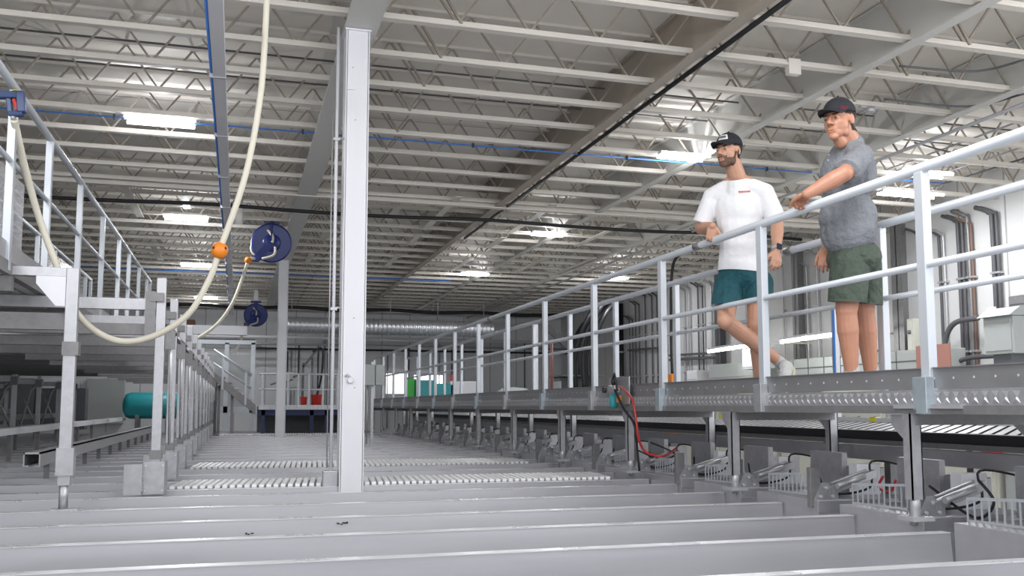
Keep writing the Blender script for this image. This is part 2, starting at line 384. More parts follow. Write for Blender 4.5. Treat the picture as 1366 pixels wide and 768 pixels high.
for i, py in enumerate((62, 96)):
    yb = onZ(200, py - 2, ZD - .12).y
    tag(MB().tube([(XL + .3, yb, ZD - .10), (9, yb, ZD - .10)], .010).build('ceiling_conduit', 'cable'), 'thin dark conduit threaded through the joists, %s from the camera' % ORD[i], 'conduit', 'dark conduits in the ceiling')
# white hanging pipe run
q = onZ(1035, 98, ZJ - .02); q.y = min(JY, key=lambda v: abs(v - q.y))
tag(MB().box(q.x, q.x + .12, q.y - .04, q.y + .02, ZJ - .09, ZJ + .05).build('junction_box', 'joist'), 'small beige box on the ceiling joist above the two men', 'box')
p = onZ(1180, 132, ZJ); p.y = min(JY, key=lambda v: abs(v - p.y)); tag(MB().lathe([(.05, 0), (.05, .05), (.02, .06)], (p.x, p.y, ZJ - .07)).box(p.x - .12, p.x + .1, p.y - .02, p.y + .02, ZJ - .03, ZJ - .012).build('junction_box', 'condl'), 'round junction box with side arms on a joist at upper right', 'box')
for i, (a, b, c) in enumerate((((1366, 125), (1290, 142), (1180, 132)), ((1366, 80), (1300, 95), (1200, 88)), ((1366, 182), (1290, 205), (1220, 190)))):
    z = ZJ - .015
    tag(MB().tube(spline([onZ(*a, z), onZ(*b, z), onZ(*c, z)], 6), .011).build('loose_cable', 'cable'), 'dark loose cable lying along the joists at upper right, %s from top' % ORD[i], 'cable', 'loose cables at the upper right')
for i in range(5):
    x = 7.6 + i * .42
    tag(MB().tube([(x, 5 + i * .3, ZJ + .06), (x, YF - .3, ZJ + .06)], .012).build('ceiling_conduit', 'condl' if i % 2 else 'cable'), 'thin conduit running toward the far wall by the right wall, %s from the men' % ORD[i], 'conduit', 'conduits toward the far wall')
# ---------------------------------------------------------------- hose reels and hoses
def reel(c, label, k=1.0):
    t = thing('hose_reel', label, 'hose reel', (c.x, c.y, ZJ - .02), 'blue hose reels under the ceiling')
    ax = Vector((.05, -1, -.14)).normalized(); u = Vector((1, -.25, 0)).normalized()
    R = .32 * k
    MB().lathe([(.02, -.09), (R * .93, -.09), (R, -.075), (R, -.065), (R * .9, -.055), (R * .72, -.05), (R * .72, .05), (R * .9, .055), (R, .065), (R, .075), (R * .93, .09), (.02, .09)], c, ax, 40, False).build('drum', 'blue', t)
    MB().lathe([(R * .45, 0), (R * .45, .012), (R * .36, .02), (R * .1, .03), (.02, .05)], c + ax * .088, ax, 28).build('hub', 'blue', t)
    p = c + ax * .12
    arm = MB(); arm.bar(p + Vector((0, 0, R * 1.12)), p - Vector((0, 0, .02)), .13 * k, .02, u); arm.bar(p, p - u * R * .75 - Vector((0, 0, R * .8)), .12 * k, .02, ax)
    arm.build('bracket_arm', 'blue', t)
    top = c + Vector((0, 0, R * 1.12))
    MB().box(top.x - .13, top.x + .13, top.y - .1, top.y + .12, top.z - .02, top.z + .03).build('mount_plate', 'blue', t)
    MB().box(top.x - .05, top.x + .05, top.y - .03, top.y + .03, top.z + .03, max(ZJ, top.z + .06)).build('hanger', 'galv', t)
    g = c - u * R * .8 - Vector((0, 0, R * .82)) + ax * .1
    MB().cb(g, (.12, .1, .1)).build('hose_guide', 'blue', t, .01)
    q = [p - u * R * 1.0 + Vector((0, 0, .02)), p - u * R * .8 + Vector((0, 0, R * .5)), p - u * R * .3 + Vector((0, 0, R * .66)), p - Vector((0, 0, -R * .35)) + ax * .03, p + Vector((0, 0, .0)) + ax * .05]
    MB().tube(spline(q, 8), .024 * k).build('feed_hose', 'hose', t)
    q = [g + ax * .05 + u * .1, p + u * R * .1 - Vector((0, 0, R * .62)) + ax * .03, p + u * R * .15 - Vector((0, 0, R * .2)) + ax * .04]
    MB().tube(spline(q, 8), .02 * k).build('return_hose', 'hose', t)
    q = [p - u * R * 1.0 + Vector((0, 0, .02)), p - u * R * 1.02 - Vector((0, 0, R * .4)), g + Vector((0, 0, .05))]
    MB().tube(spline(q, 8), .018 * k).build('side_hose', 'hose', t)
    return g
g1 = reel(U(362, 324, 15.3), 'large dark blue hose reel hanging above the far column')
g2 = reel(U(341, 420, 25.2 * .96), 'small looking dark blue hose reel far back', .93)
def hose(pts, r, label):
    return tag(MB().tube(spline(pts, 10), r, 10).build('hose', 'hose'), label, 'hose')
gun = U(18, 137, 5.42)
hA = [U(358, -60, 6.0), U(354, 40, 6.0), U(347, 130, 6.0), U(327, 235, 6.0), U(293, 334, 6.0), U(278, 375, 6.0), U(250, 420, 6.0), U(205, 448, 6.0), U(160, 455, 5.98), U(120, 436, 5.92), U(92, 400, 5.85), U(74, 350, 5.8), U(52, 290, 5.75), U(35, 230, 5.65), U(23, 180, 5.5), U(19, 160, 5.42)]
hose(hA, .0205, 'thick cream hose looping from the top past an orange ball to the spray gun')
def ball(c, r, label):
    ax = Vector((.35, 0, 1)).normalized()
    t = thing('hose_stop', label, 'hose stop', c - Vector((0, 0, r)), 'orange hose stops')
    MB().lathe([(r * .3, -r * 1.02), (r * .75, -r * .8), (r, -r * .3), (r, r * .3), (r * .75, r * .8), (r * .3, r * 1.02)], c, ax, 20).build('ball', 'orange', t)
    m = MB()
    for k in range(4):
        a = PI / 4 + k * PI / 2; q = Vector((math.cos(a), math.sin(a), .2)).normalized(); m.lathe([(.009, 0), (.009, .004)], c + q * r * .97, q, 10)
    m.build('bolts', 'blk2', t)
ball(U(293, 334, 6.0), .052, 'orange ball stop on the thick cream hose')
hose([g1, U(332, 347, 15), U(323, 372, 15), U(310, 404, 14.9), U(290, 432, 14.8), U(262, 451, 14.7), U(235, 452, 14.5)], .026, 'thin cream hose drooping from the larger blue reel')
ball(U(331, 347, 15), .055, 'small orange stop just below the larger blue reel')
hose([g2, U(325, 440, 24), U(318, 462, 23.8), U(304, 475, 23.7), U(292, 486, 23.6), U(278, 489, 23.5)], .035, 'cream hose hanging from the far blue reel')
ball(U(306, 473, 23.75), .05, 'tiny orange stop on the hose of the far reel')
# spray gun
t = thing('spray_gun', 'blue spray gun with red trigger hooked on the left handrail', 'spray gun', gun - Vector((0, 0, .08)))
rt = RM @ Vector((1, 0, 0)); up = Vector((0, 0, 1))
def gp(a, b): return gun + rt * a + up * b
MB().bar(gp(-.10, .045), gp(.055, .045), .045, .042).bar(gp(.04, .06), gp(.052, -.06), .045, .05).bar(gp(.06, -.065), gp(-.02, -.068), .042, .03).bar(gp(-.03, .03), gp(-.015, -.062), .03, .022).build('body', 'slate', t, .006)
MB().bar(gp(.005, .02), gp(.03, -.045), .03, .02).build('trigger', 'red', t, .003)
MB().tube([gp(-.10, .045), gp(-.16, .04)], .018, 12).build('nozzle', 'blk2', t)
MB().tube([gp(.0, -.07), gp(.002, -.10)], .013, 12).build('hose_coupling', 'condl', t)
MB().bar(gp(.0, .069), gp(.025, .069), .046, .004).build('label_sticker', 'yel', t)

# ---------------------------------------------------------------- right walkway
ZK = 1.68; XN, XF = 3.17, 3.92; PITY = None
def post_y(px, X): return onX(px, 500, X).y
ys0 = post_y(1240, XN); ys1 = post_y(638, XN); PITY = (ys1 - ys0) / 6
Y0, Y1 = ys0 - 1.6 * PITY, 22.8
t = thing('walkway', 'raised steel walkway with tube handrails where the two men stand', 'walkway', (XN, ys0, ZT))
RW = t
ZR = ZK + 1.075; ZM = ZK + .60
for X, s in ((XN, -1), (XF, 1)):
    MB().tube([(X, Y0, ZR), (X, Y1, ZR)], .026, 14).build('handrail', 'alu', t)
    MB().tube([(X, Y0, ZM), (X, Y1, ZM)], .018, 10).build('mid_rail', 'alu', t)
    y = ys0 - PITY
    yy = []
    while y < Y1: yy.append(y); y += PITY
    off = 0 if s < 0 else (post_y(1181, XF) - ys0) % PITY
    for k, y in enumerate(yy):
        y += off
        if y > Y1: continue
        m = MB().box(X - .005 + s * .032, X + .005 + s * .032, y - .032, y + .032, ZK - .17, ZR - .02) if False else MB()
        m.box(X - .024, X + .024, y - .03, y + .03, ZK - .02, ZR - .02)
        m.build('post', 'alu', t, .004)
        MB().box(X + s * .03 - .026, X + s * .03 + .026, y - .037, y + .037, ZK - .115, ZK + .06).box(X + s * .03 - .006, X + s * .03 + .04 * s + .0 if s > 0 else X + s * .03, y + .037, y + .08, ZK - .10, ZK + .06).build('post_bracket', 'blugalv' if k % 2 else 'galv', t, .003)
    # couplings on the rail
    for k in (2, 6, 11):
        y = yy[min(k, len(yy) - 1)] + .55 * PITY
        MB().tube([(X, y, ZR), (X, y + .09, ZR)], .029, 14).build('rail_coupling', 'galvd', t)
    # toe plate
    m = MB().box(X - .003, X + .003, Y0, Y1, ZK + .005, ZK + .105)
    m.box(X - .012, X + .003, Y0, Y1, ZK + .1, ZK + .105)
    y = Y0 + .05
    m2 = MB()
    while y < Y1 and s < 0:
        m2.lathe([(.006, 0), (.006, .0015)], (X - .005, y, ZK + .052), (1, 0, 0), 6, False); y += .125
    tp = m.build('toe_plate', 'toe', t)
    if s < 0: m2.build('rivets', 'lip', tp)
    # grip-strut plank side
    m = MB().box(X - .02, X + .012, Y0, Y1, ZK - .075, ZK)
    if s < 0:
        y = Y0
        while y < 14:
            c = (X - .023, y, ZK - .04)
            for q in (-1, 1):
                m.add([(X - .021, y - .022, ZK - .04 + q * .028), (X - .027, y, ZK - .04 + q * .008), (X - .021, y + .022, ZK - .04 + q * .028), (X - .021, y, ZK - .04 - q * .012)], [(0, 1, 3), (1, 2, 3), (0, 2, 1)])
            y += .058
    m.build('plank_edge', 'galv', t)
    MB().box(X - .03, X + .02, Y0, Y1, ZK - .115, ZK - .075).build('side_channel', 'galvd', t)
m = MB()
for k in range(3): m.box(XN + .03 + k * .235, XN + .03 + k * .235 + .22, Y0, Y1, ZK - .03, ZK - .005)
m.build('deck_planks', 'galv', t)
# legs under the walkway
legx = (1218, 1003, 858, 728, 663, 627, 596, 571, 549, 531)
ly0 = post_y(1218, XN); LP = (post_y(596, XN) - ly0) / 6.2
k = -1
while ly0 + k * LP < Y1:
    y = ly0 + k * LP
    for X, zb in ((XN + .0, ZT + .052), (XF, ZT + .052)):
        lm = MB(); lm.box(X - .032, X + .032, y - .004, y + .004, zb + .1, ZK - .115); lm.box(X - .032, X - .026, y - .004, y + .05, zb + .1, ZK - .115); lm.box(X + .026, X + .032, y - .004, y + .05, zb + .1, ZK - .115)
        leg = lm.build('leg', 'galv', t)
        MB().tube([(X, y + .02, zb), (X, y + .02, zb + .14)], .024, 12).build('leg_foot', 'condl', leg)
        MB().box(X - .06, X + .06, y - .04, y + .08, zb, zb + .02).build('foot_plate', 'condl', leg)
        MB().prism([(y + .045, ZK - .12), (y + .17, ZK - .12), (y + .17, ZK - .17), (y + .09, ZK - .235), (y + .045, ZK - .235)], 'X', X - .004, X + .004).build('gusset', 'galv', leg)
    MB().box(XN, XF, y - .02, y + .03, ZK - .17, ZK - .118).build('cross_member', 'galvd', t)
    k += 1
MB().box(XN - .045, XN - .02, post_y(1200, XN), post_y(1290, XN), ZK - .09, ZK - .07).build('splice_plate', 'condl', t)
# ---------------------------------------------------------------- conveyor behind the walkway legs
XC0, XC1 = 4.03, 4.78; ZC = 1.44
t = thing('conveyor', 'long dark-sided conveyor with slatted belt running under the walkway', 'conveyor', (XC0, 2, ZC - .3))
CV0, CV1 = 1.2, 22.6
MB().box(XC0, XC0 + .02, CV0, CV1, ZC - .058, ZC).build('side_guard', 'black', t)
MB().box(XC0 - .02, XC0 + .05, CV0, CV1, ZC - .09, ZC - .058).build('edge_channel', 'galvd', t)
MB().box(XC0 - .01, XC0 + .06, CV0, CV1, ZC - .19, ZC - .098).build('side_beam', 'stain', t)
MB().prism([(XC0 + .02, ZC - .02), (XC1, ZC + .018), (XC1, ZC + .030), (XC0 + .02, ZC - .018)], 'Y', CV0, CV1).build('bed', 'boxd', t)
MB().box(XC1 - .04, XC1, CV0, CV1, ZC + .02, ZC + .075).build('back_guide', 'lip', t)
m = MB(); y = CV0 + .02
while y < CV1 - .6:
    hh = .0006
    q0 = [(XC0 + .06, y, ZC - .004), (XC0 + .06, y + .026, ZC - .004), (XC1 - .06, y + .526, ZC + .038), (XC1 - .06, y + .50, ZC + .038)]
    m.add(q0 + [(a, b, c + hh) for a, b, c in q0], [(0, 1, 2, 3), (4, 7, 6, 5), (0, 4, 5, 1), (1, 5, 6, 2), (2, 6, 7, 3), (3, 7, 4, 0)]); y += .095 if y < 12 else .19
m.build('slot_pattern', 'slot', t)
MB().prism([(XC0 + .045, ZC - .0062), (XC1 - .045, ZC + .0382), (XC1 - .045, ZC + .0372), (XC0 + .045, ZC - .0072)], 'Y', CV0, CV1).build('belt', 'galv', t)
MB().box(XC0 + .02, XC0 + .045, CV0, CV1, ZC - .02, ZC + .004).build('edge_strip', 'lip', t)
for k in range(26):
    y = 2.2 + k * .8; MB().box(XC1 - .044, XC1 - .0, y, y + .07, ZC + .075, ZC + .079).box(XC1 - .044, XC1 - .04, y, y + .07, ZC + .045, ZC + .079).build('yellow_marker', 'yel', t)
for k in range(14):
    y = 2.0 + k * 1.6
    for X in (XC0 + .05, XC1 - .05): MB().box(X - .03, X + .03, y - .03, y + .03, .02, ZC - .1).build('leg', 'galvd', t)
# ---------------------------------------------------------------- steel channels
XT0, XT1 = -6.5, 3.28
ydl = [onZ(400, y, ZT).y for y in (716, 692, 673.5, 659)]
CH = [ydl[0] - .75 * 3, ydl[0] - .75 * 2, ydl[0] - .73, *ydl]
tt = ydl[-1] + .52
while tt < 23.2: CH.append(tt); tt += .76
def channel(y, label, first=None):
    if first: return dup(first, (0, y - CH[0], 0), label)
    t = thing('steel_channel', label, 'channel', (0, y, ZT - .3), 'stainless channels across the machine floor')
    MB().prism([(y, ZT), (y + .055, ZT), (y + .055, ZT - .008), (y + .006, ZT - .008), (y - .012, ZT - .20), (y - .018, ZT - .20)], 'X', XT0, XT1).build('face', 'stain', t)
    MB().prism([(y - .004, ZT), (y + .058, ZT), (y + .058, ZT + .004), (y - .004, ZT + .004)], 'X', XT0, XT1).build('lip', 'lip', t)
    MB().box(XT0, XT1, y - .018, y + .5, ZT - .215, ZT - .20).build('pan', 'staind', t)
    return t
first = None
for i, y in enumerate(CH):
    r = channel(y, 'long stainless channel crossing the machine floor, %s from the camera' % ORD[i], first)
    if not first: first = r
for k, x in enumerate((-6, -3, 0, 3)):
    tag(MB().box(x - .04, x + .04, CH[0] - .1, 23.4, ZT - .32, ZT - .222).build('floor_beam', 'galvd'), 'lengthwise support beam hidden below the channels, %s from the left' % ORD[k], 'beam', 'beams below the channels')
    for q, y in enumerate((4, 10, 16, 22)): tag(MB().box(x - .035, x + .035, y - .035, y + .035, 0, ZT - .322).build('floor_leg', 'galvd'), 'short support leg standing on the floor under the channels', 'leg', 'legs below the channels')
# white modular belts lying across
def belt(pa, pb, label, dy, x0=None, skew=.02):
    A = onZ(*pa, ZT + .02); x0 = A.x; x1 = pb; y = A.y
    t = thing('slat_belt', label, 'belt', (x0, y, ZT), 'white slatted belts on the machine floor')
    MB().box(x0, x1, y, y + .012, ZT - .03, ZT + .005).box(x0, x1, y, y + dy, ZT - .012, ZT + .004).build('tray', 'stain', t)
    m = MB(); x = x0 + .01; z = ZT + .006
    while x < x1 - .05:
        m.add([(x, y + .015, z), (x + .034, y + .015, z), (x + .034 + skew * 3, y + dy, z), (x + skew * 3, y + dy, z), (x, y + .015, z + .02), (x + .034, y + .015, z + .02), (x + .034 + skew * 3, y + dy, z + .02), (x + skew * 3, y + dy, z + .02)],
              [(0, 1, 2, 3), (4, 7, 6, 5), (0, 4, 5, 1), (1, 5, 6, 2), (2, 6, 7, 3), (3, 7, 4, 0)]); x += .052
    m.build('slats', 'belt', t)
belt((224, 650), 3.0, 'white slatted belt just behind the front channels, nearest of three', .62)
belt((252, 624), 3.0, 'white slatted belt crossing the machine floor, middle of three', .8)
belt((292, 580), 3.0, 'white slatted belt far back at the foot of the far column', .9)
tag(MB().box(-1.2, 3.0, 20.6, 23.3, ZT + .005, ZT + .02).build('cover_sheet', 'stain'), 'flat grey steel sheet at the far end of the machine floor', 'sheet')
# ---------------------------------------------------------------- gate modules under the conveyor on the right
def gate(y, label, first=None):
    if first: return dup(first, (0, y - GY0, 0), label)
    x = XN + .12
    t = thing('gate_unit', label, 'machine unit', (x, y, ZT), 'gate units under the conveyor')
    MB().box(3.29, 4.0, y - .06, y + .62, ZT - .14, ZT + .05).build('base_box', 'stain', t, .004)
    MB().box(3.29, 4.0, y + .62, y + .82, ZT - .16, ZT - .02).build('side_tray', 'staind', t)
    MB().box(x - .02, x + .05, y - .02, y + .02, ZT + .006, ZT + .24).build('upright', 'galvd', t, .004)
    MB().prism([(x + .0, ZT + .05), (x + .16, ZT + .05), (x + .16, ZT + .09), (x + .09, ZT + .15), (x + .05, ZT + .15)], 'Y', y - .03, y - .022).build('hinge_plate', 'galv', t)
    for q in ((x + .04, ZT + .07), (x + .12, ZT + .07), (x + .08, ZT + .12)): MB().lathe([(.01, 0), (.01, .008)], (q[0], y - .04, q[1]), (0, 1, 0), 8).build('bolt', 'lip', t)
    MB().bar((x + .1, y - .02, ZT + .10), (x + .48, y + .05, ZT + .19), .035, .05).bar((x + .15, y + .03, ZT + .13), (x + .46, y + .10, ZT + .20), .02, .03).build('swing_arm', 'galv', t, .004)
    MB().tube([(x + .14, y - .05, ZT + .13), (x + .36, y - .01, ZT + .18)], .018, 10).build('air_cylinder', 'condl', t)
    # slatted fence
    m = MB(); a = Vector((x + .12, y + .20, ZT + .06)); b = Vector((x + .12, y + .66, ZT + .05))
    m.bar(a + Vector((0, 0, .125)), b + Vector((0, 0, .105)), .010, .014); m.bar(a, b, .012, .012)
    for i in range(11):
        q = a.lerp(b, i / 10); m.bar(q, q + Vector((0, 0, .125 - .002 * i)), .006, .008)
    m.build('slat_fence', 'alu', t)
    # sensor on the side beam
    s = MB().box(XC0 - .06, XC0 - .015, y - .02, y + .03, ZC - .30, ZC - .20).build('sensor', 'blk2', t, .006)
    MB().box(XC0 - .068, XC0 - .061, y - .012, y + .022, ZC - .28, ZC - .24).build('sensor_window', 'blue', s)
    MB().tube(spline([(XC0 - .04, y, ZC - .21), (x + .5, y + .1, ZC - .18), (x + .42, y + .02, ZC - .33), (x + .3, y + .25, ZC - .38), (x + .45, y + .6, ZC - .27)], 6), .007, 6).build('sensor_cable', 'black', t)
    MB().box(x + .45, x + .62, y + .18, y + .26, ZT + .05, ZT + .24).build('white_bracket', 'white', t)
    MB().box(x + .50, x + .54, y + .4, y + .75, ZT + .04, ZT + .30).build('end_plate', 'galv', t)
    return t
GY0 = onX(1361, 600, XC0 - .05).y - .9
first = None; k = 0; y = GY0
while y < 20:
    nm = 'steel gate unit with slatted fence below the conveyor, %s from the camera' % ORD[k]
    r = gate(y, nm, first)
    if not first: first = r
    k += 1; y += .885
for i, (a, b, c, d) in enumerate((((1195, 640), (1188, 655), (1172, 650), (1178, 635)), ((1305, 640), (1326, 670), (1300, 690), (1240, 648)), ((868, 590), (900, 605), (880, 612), (850, 600)))):
    X = 3.5 if i else 3.55
    tag(MB().tube(spline([onX(*p, X) for p in (a, b, c, d)], 8), .0075, 8).build('air_line', 'redh' if i == 0 else 'black'), ('red air line curled beside a gate unit at the right', 'black cable looping down in front of the slatted fence at far right', 'short black cable loop under the conveyor behind the air regulator')[i], 'cable')
# motor / drive plates under the conveyor at right
for i, px in enumerate((1285, 1150, 955, 690)):
    c = onX(px, 640, 3.88)
    t = thing('drive_box', 'brushed steel drive box under the conveyor, %s from the right' % ORD[i], 'machine box', (3.9, c.y, ZT + .05), 'drive boxes under the conveyor')
    MB().box(3.82, 3.96, c.y - .12, c.y + .14, ZT + .06, ZC - .225).build('housing', 'staind', t, .004)
    MB().lathe([(.012, 0), (.012, .006)], (3.815, c.y - .06, ZT + .19), (-1, 0, 0), 10).build('hole', 'black', t)
# ---------------------------------------------------------------- air regulator on the walkway edge
yr = onX(815, 520, XN - .03).y - .3
t = thing('air_regulator', 'air regulator set with teal bowl on a steel plate on the walkway edge', 'regulator', (XN - .04, yr, ZK - .08))
MB().box(XN - .045, XN - .037, yr - .13, yr + .30, ZK - .06, ZK + .17).build('mount_plate', 'galv', t)
MB().box(XN - .10, XN - .05, yr + .05, yr + .21, ZK + .04, ZK + .10).build('valve_body', 'condl', t, .006)
MB().lathe([(.03, 0), (.035, .02), (.035, .10), (.02, .115)], (XN - .08, yr + .12, ZK - .09), (0, 0, 1), 16).build('teal_bowl', 'teal', t)
MB().lathe([(.022, 0), (.022, .06)], (XN - .08, yr + .0, ZK - .05), (0, 0, 1), 14).build('orange_bowl', 'orange', t)
MB().lathe([(.018, 0), (.024, .03), (.024, .05)], (XN - .08, yr + .12, ZK + .10), (0, 0, 1), 14).build('knob', 'blk2', t)
MB().lathe([(.025, 0), (.025, .025)], (XN - .12, yr + .2, ZK + .06), (-1, 0, 0), 14).build('gauge', 'blk2', t)
MB().tube(spline([(XN - .08, yr + .14, ZK + .14), (XN - .08, yr + .10, ZK + .2), (XN - .09, yr + .05, ZK + .15), (XN - .08, yr + .03, ZK + .05)], 6), .009).build('short_hose', 'black', t)
hb = [onX(820, 520, XN - .1), onX(832, 545, XN - .12), onX(846, 566, XN - .12), onX(850, 600, XN - .1), onX(853, 628, XN - .08)]
tag(MB().tube(spline(hb, 8), .010).build('air_line', 'black'), 'black air line hanging from the air regulator to the floor', 'cable')
hb = [onX(826, 515, XN - .1), onX(842, 530, XN - .14), onX(848, 555, XN - .14), onX(852, 585, XN - .12), onX(862, 603, XN - .05), onX(885, 608, XN + .05), onX(903, 597, XN + .3)]
tag(MB().tube(spline(hb, 8), .010).build('air_line', 'redh'), 'red air line hanging from the air regulator', 'cable')
# ---------------------------------------------------------------- left walkway
XA, XB = -1.30, -2.12; ZL = 2.44; ZLR = ZL + 1.02; ZLM = ZL + .58
lx = [57, 101, 133, 156, 170, 184, 195]
LY = [onX(x, 400, XA).y for x in lx]
LYe = LY[-1] + .5
t = thing('walkway', 'high left walkway with wire mesh guard and spray gun on its rail', 'walkway', (XA, LY[0], ZT))
LW = t
for X in (XA, XB):
    MB().tube([(X, 2.0, ZLR), (X, LYe, ZLR)], .024, 12).build('handrail', 'alu', t)
    MB().tube([(X, 2.0, ZLM), (X, LYe, ZLM)], .016, 8).build('mid_rail', 'alu', t)
    for y in [LY[0] - 2.2, LY[0] - 1.1] + LY + [LY[-1] + .5]:
        MB().box(X - .022, X + .022, y - .028, y + .028, ZL - .06, ZLR - .02).build('post', 'alu', t, .004)
    tp = MB().box(X - .003, X + .003, 2.0, LYe, ZL, ZL + .11).build('toe_plate', 'galv', t)
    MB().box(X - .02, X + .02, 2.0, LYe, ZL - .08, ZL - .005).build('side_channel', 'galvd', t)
m = MB(); y = 2.0
while y < LYe: m.box(XB + .02, XA - .02, y, y + .012, ZL - .05, ZL - .01); y += .09
for k in range(9): m.box(XB + .05 + k * .085, XB + .06 + k * .085, 2.0, LYe, ZL - .045, ZL - .005)
m.build('grating', 'galvd', t)
# wire mesh guard on the inner rail
m = MB(); zz0, zz1 = ZL + .12, ZLR - .02; yy0, yy1 = 2.0, LY[2] + .4
y = yy0
while y < yy1: m.bar((XB + .03, y, zz0), (XB + .03, y, zz1 + .35), .0045); y += .035
z = zz0
while z < zz1 + .35: m.bar((XB + .03, yy0, z), (XB + .03, yy1, z), .004); z += .11
m.build('wire_mesh', 'condl', t)
MB().box(XB + .05, XB + .055, LY[3], LY[5] + .6, ZL + .12, ZLR - .1).build('guard_sheet', 'glass', t)
for y in [LY[0] + k * 1.0 for k in range(-1, 10)]:
    if y < LYe: MB().box(XB - .05, XA + .02, y - .03, y + .03, ZL - .17, ZL - .08).build('cross_beam', 'galvd', t)
# ---------------------------------------------------------------- near left leg frame
pB = onZ(83, 680, ZT); xl = pB.x; yl = pB.y
t = thing('leg_frame', 'nearest galvanised leg frame with white gusset, at the left edge', 'support frame', (xl, yl, ZT))
zt_ = U(97, 352, 5.42).z
lg = MB().box(xl - .03, xl + .038, yl - .03, yl + .03, ZT + .14, zt_).build('leg', 'galv', t, .004)
MB().tube([(xl + .004, yl, ZT), (xl + .004, yl, ZT + .16)], .026, 12).box(xl - .06, xl + .09, yl - .05, yl + .05, ZT, ZT + .008).build('leg_foot', 'galv', lg)
MB().box(xl - .04, xl + .055, yl - .045, yl + .045, ZT + .20, ZT + .36).build('clamp', 'galv', t)
MB().box(xl - .035, xl + .055, yl - .045, yl + .045, zt_ - .52, zt_ - .44).build('clamp', 'galvd', t)
MB().box(XB - .3, xl - .03, yl - .028, yl + .028, zt_ - .055, zt_).build('top_beam', 'galv', t, .003)
MB().prism([(xl - .03, zt_ - .055), (xl - .19, zt_ - .055), (xl - .19, zt_ - .10), (xl - .08, zt_ - .23), (xl - .03, zt_ - .23)], 'Y', yl - .035, yl - .028).build('gusset', 'white', t)
MB().box(XB - .3, xl - .03, yl + .1, yl + .16, zt_ - .36, zt_ - .26).build('lower_beam', 'galvd', t)
# ---------------------------------------------------------------- support frames with kick plates
xs = onZ(205, 663, ZT).x; ys = onZ(205, 660, ZT).y
KY = []; y = ys
xs = -.53
def frame(y, label, first=None):
    if first: return dup(first, (0, y - ys, 0), label)
    t = thing('support_frame', label, 'support frame', (xs, y, ZT), 'support frames along the left side')
    pl = MB(); pl.box(xs - .065, xs + .065, y - .004, y + .004, ZT + .004, ZT + .225); pl.box(xs - .07, xs - .064, y - .004, y + .10, ZT + .004, ZT + .225); pl.box(xs + .06, xs + .066, y, y + .30, ZT + .004, ZT + .225)
    pl.box(xs - .19, xs - .075, y - .03, y - .026, ZT + .004, ZT + .21)
    k = pl.build('kick_plate', 'galv', t)
    b = MB()
    for qx in (-.055, .055):
        for qz in (.03, .2): b.lathe([(.005, 0), (.005, .003)], (xs + qx, y - .008, ZT + qz), (0, 1, 0), 6)
    b.build('rivets', 'lip', k)
    MB().box(xs - .032, xs + .032, y + .06, y + .115, ZT + .006, 2.50).build('post', 'galv', t, .004)
    MB().box(xs - .04, xs + .04, y + .05, y + .13, ZT + .24, ZT + .30).box(xs + .03, xs + .06, y + .06, y + .10, ZT + .27, ZT + .33).build('clamp', 'galvd', t)
    MB().box(-2.2, xs - .032, y + .062, y + .112, 2.27, 2.35).build('upper_beam', 'galv', t, .003)
    MB().box(-2.2, xs - .07, y + .13, y + .18, 2.10, 2.18).build('lower_beam', 'galvd', t, .003)  # darker steel copy stands in for shade under the walkway
    MB().box(xs - .10, xs - .034, y + .04, y + .055, 2.07, 2.40).box(xs - .07, xs + .02, y + .03, y + .05, 2.33, 2.39).build('end_bracket', 'galvd', t)
    MB().tube([(xs + .07, y + .12, 2.05), (xs + .055, y + .55, ZT + .32)], .010, 8).build('brace_rod', 'lip', t)
    MB().tube([(xs + .10, y + .10, 2.10), (xs + .03, y + .14, 2.17)], .022, 10).box(xs + .04, xs + .1, y + .07, y + .12, 2.0, 2.12).build('rod_mount', 'galvd', t)
    return t
first = None; k = 0; y = ys
while y < 22.5:
    r = frame(y, 'galvanised post with kick plate left of the channels, %s from the camera' % ORD[k], first)
    if not first: first = r
    y += 1.37; k += 1
# ---------------------------------------------------------------- left machine hall: C rails, legs, conveyors
t = thing('guide_rail', 'open-ended galvanised C rail lying lengthwise behind the left leg', 'rail', (-1.5, 7.2, 1.1), 'lengthwise rails at the left')
ya = onX(42, 618, -1.5).y
MB().box(-1.56, -1.44, ya, 20, 1.235, 1.25).box(-1.56, -1.55, ya, 20, 1.15, 1.25).box(-1.45, -1.44, ya, 20, 1.15, 1.25).box(-1.56, -1.52, ya, 20, 1.14, 1.15).box(-1.48, -1.44, ya, 20, 1.14, 1.15).build('channel', 'galv', t)
for k in range(12): MB().box(-1.52, -1.48, ya + .6 + k * 1.02, ya + .63 + k * 1.02, ZT + .006, 1.14).build('stand', 'galvd', t)
for i, (X, z, h, m) in enumerate(((-2.35, 1.30, .07, 'white'), (-2.9, 1.24, .06, 'staind'), (-3.5, 1.38, .09, 'galvd'), (-4.6, 1.45, .1, 'galv'))):
    y0 = (4.5, 6, 6, 7)[i]
    t = thing('guide_rail', ('white', 'dull steel', 'dark galvanised', 'pale galvanised')[i] + ' lengthwise rail under the left walkway, %s from the channels' % ORD[i + 1], 'rail', (X, y0, z), 'lengthwise rails at the left')
    MB().box(X - .06, X + .06, y0, 22, z, z + h).build('beam', m, t)
    for k in range(9): MB().box(X - .02, X + .02, y0 + .8 + k * 1.5, y0 + .84 + k * 1.5, ZT + .006, z).build('stand', 'galvd', t)
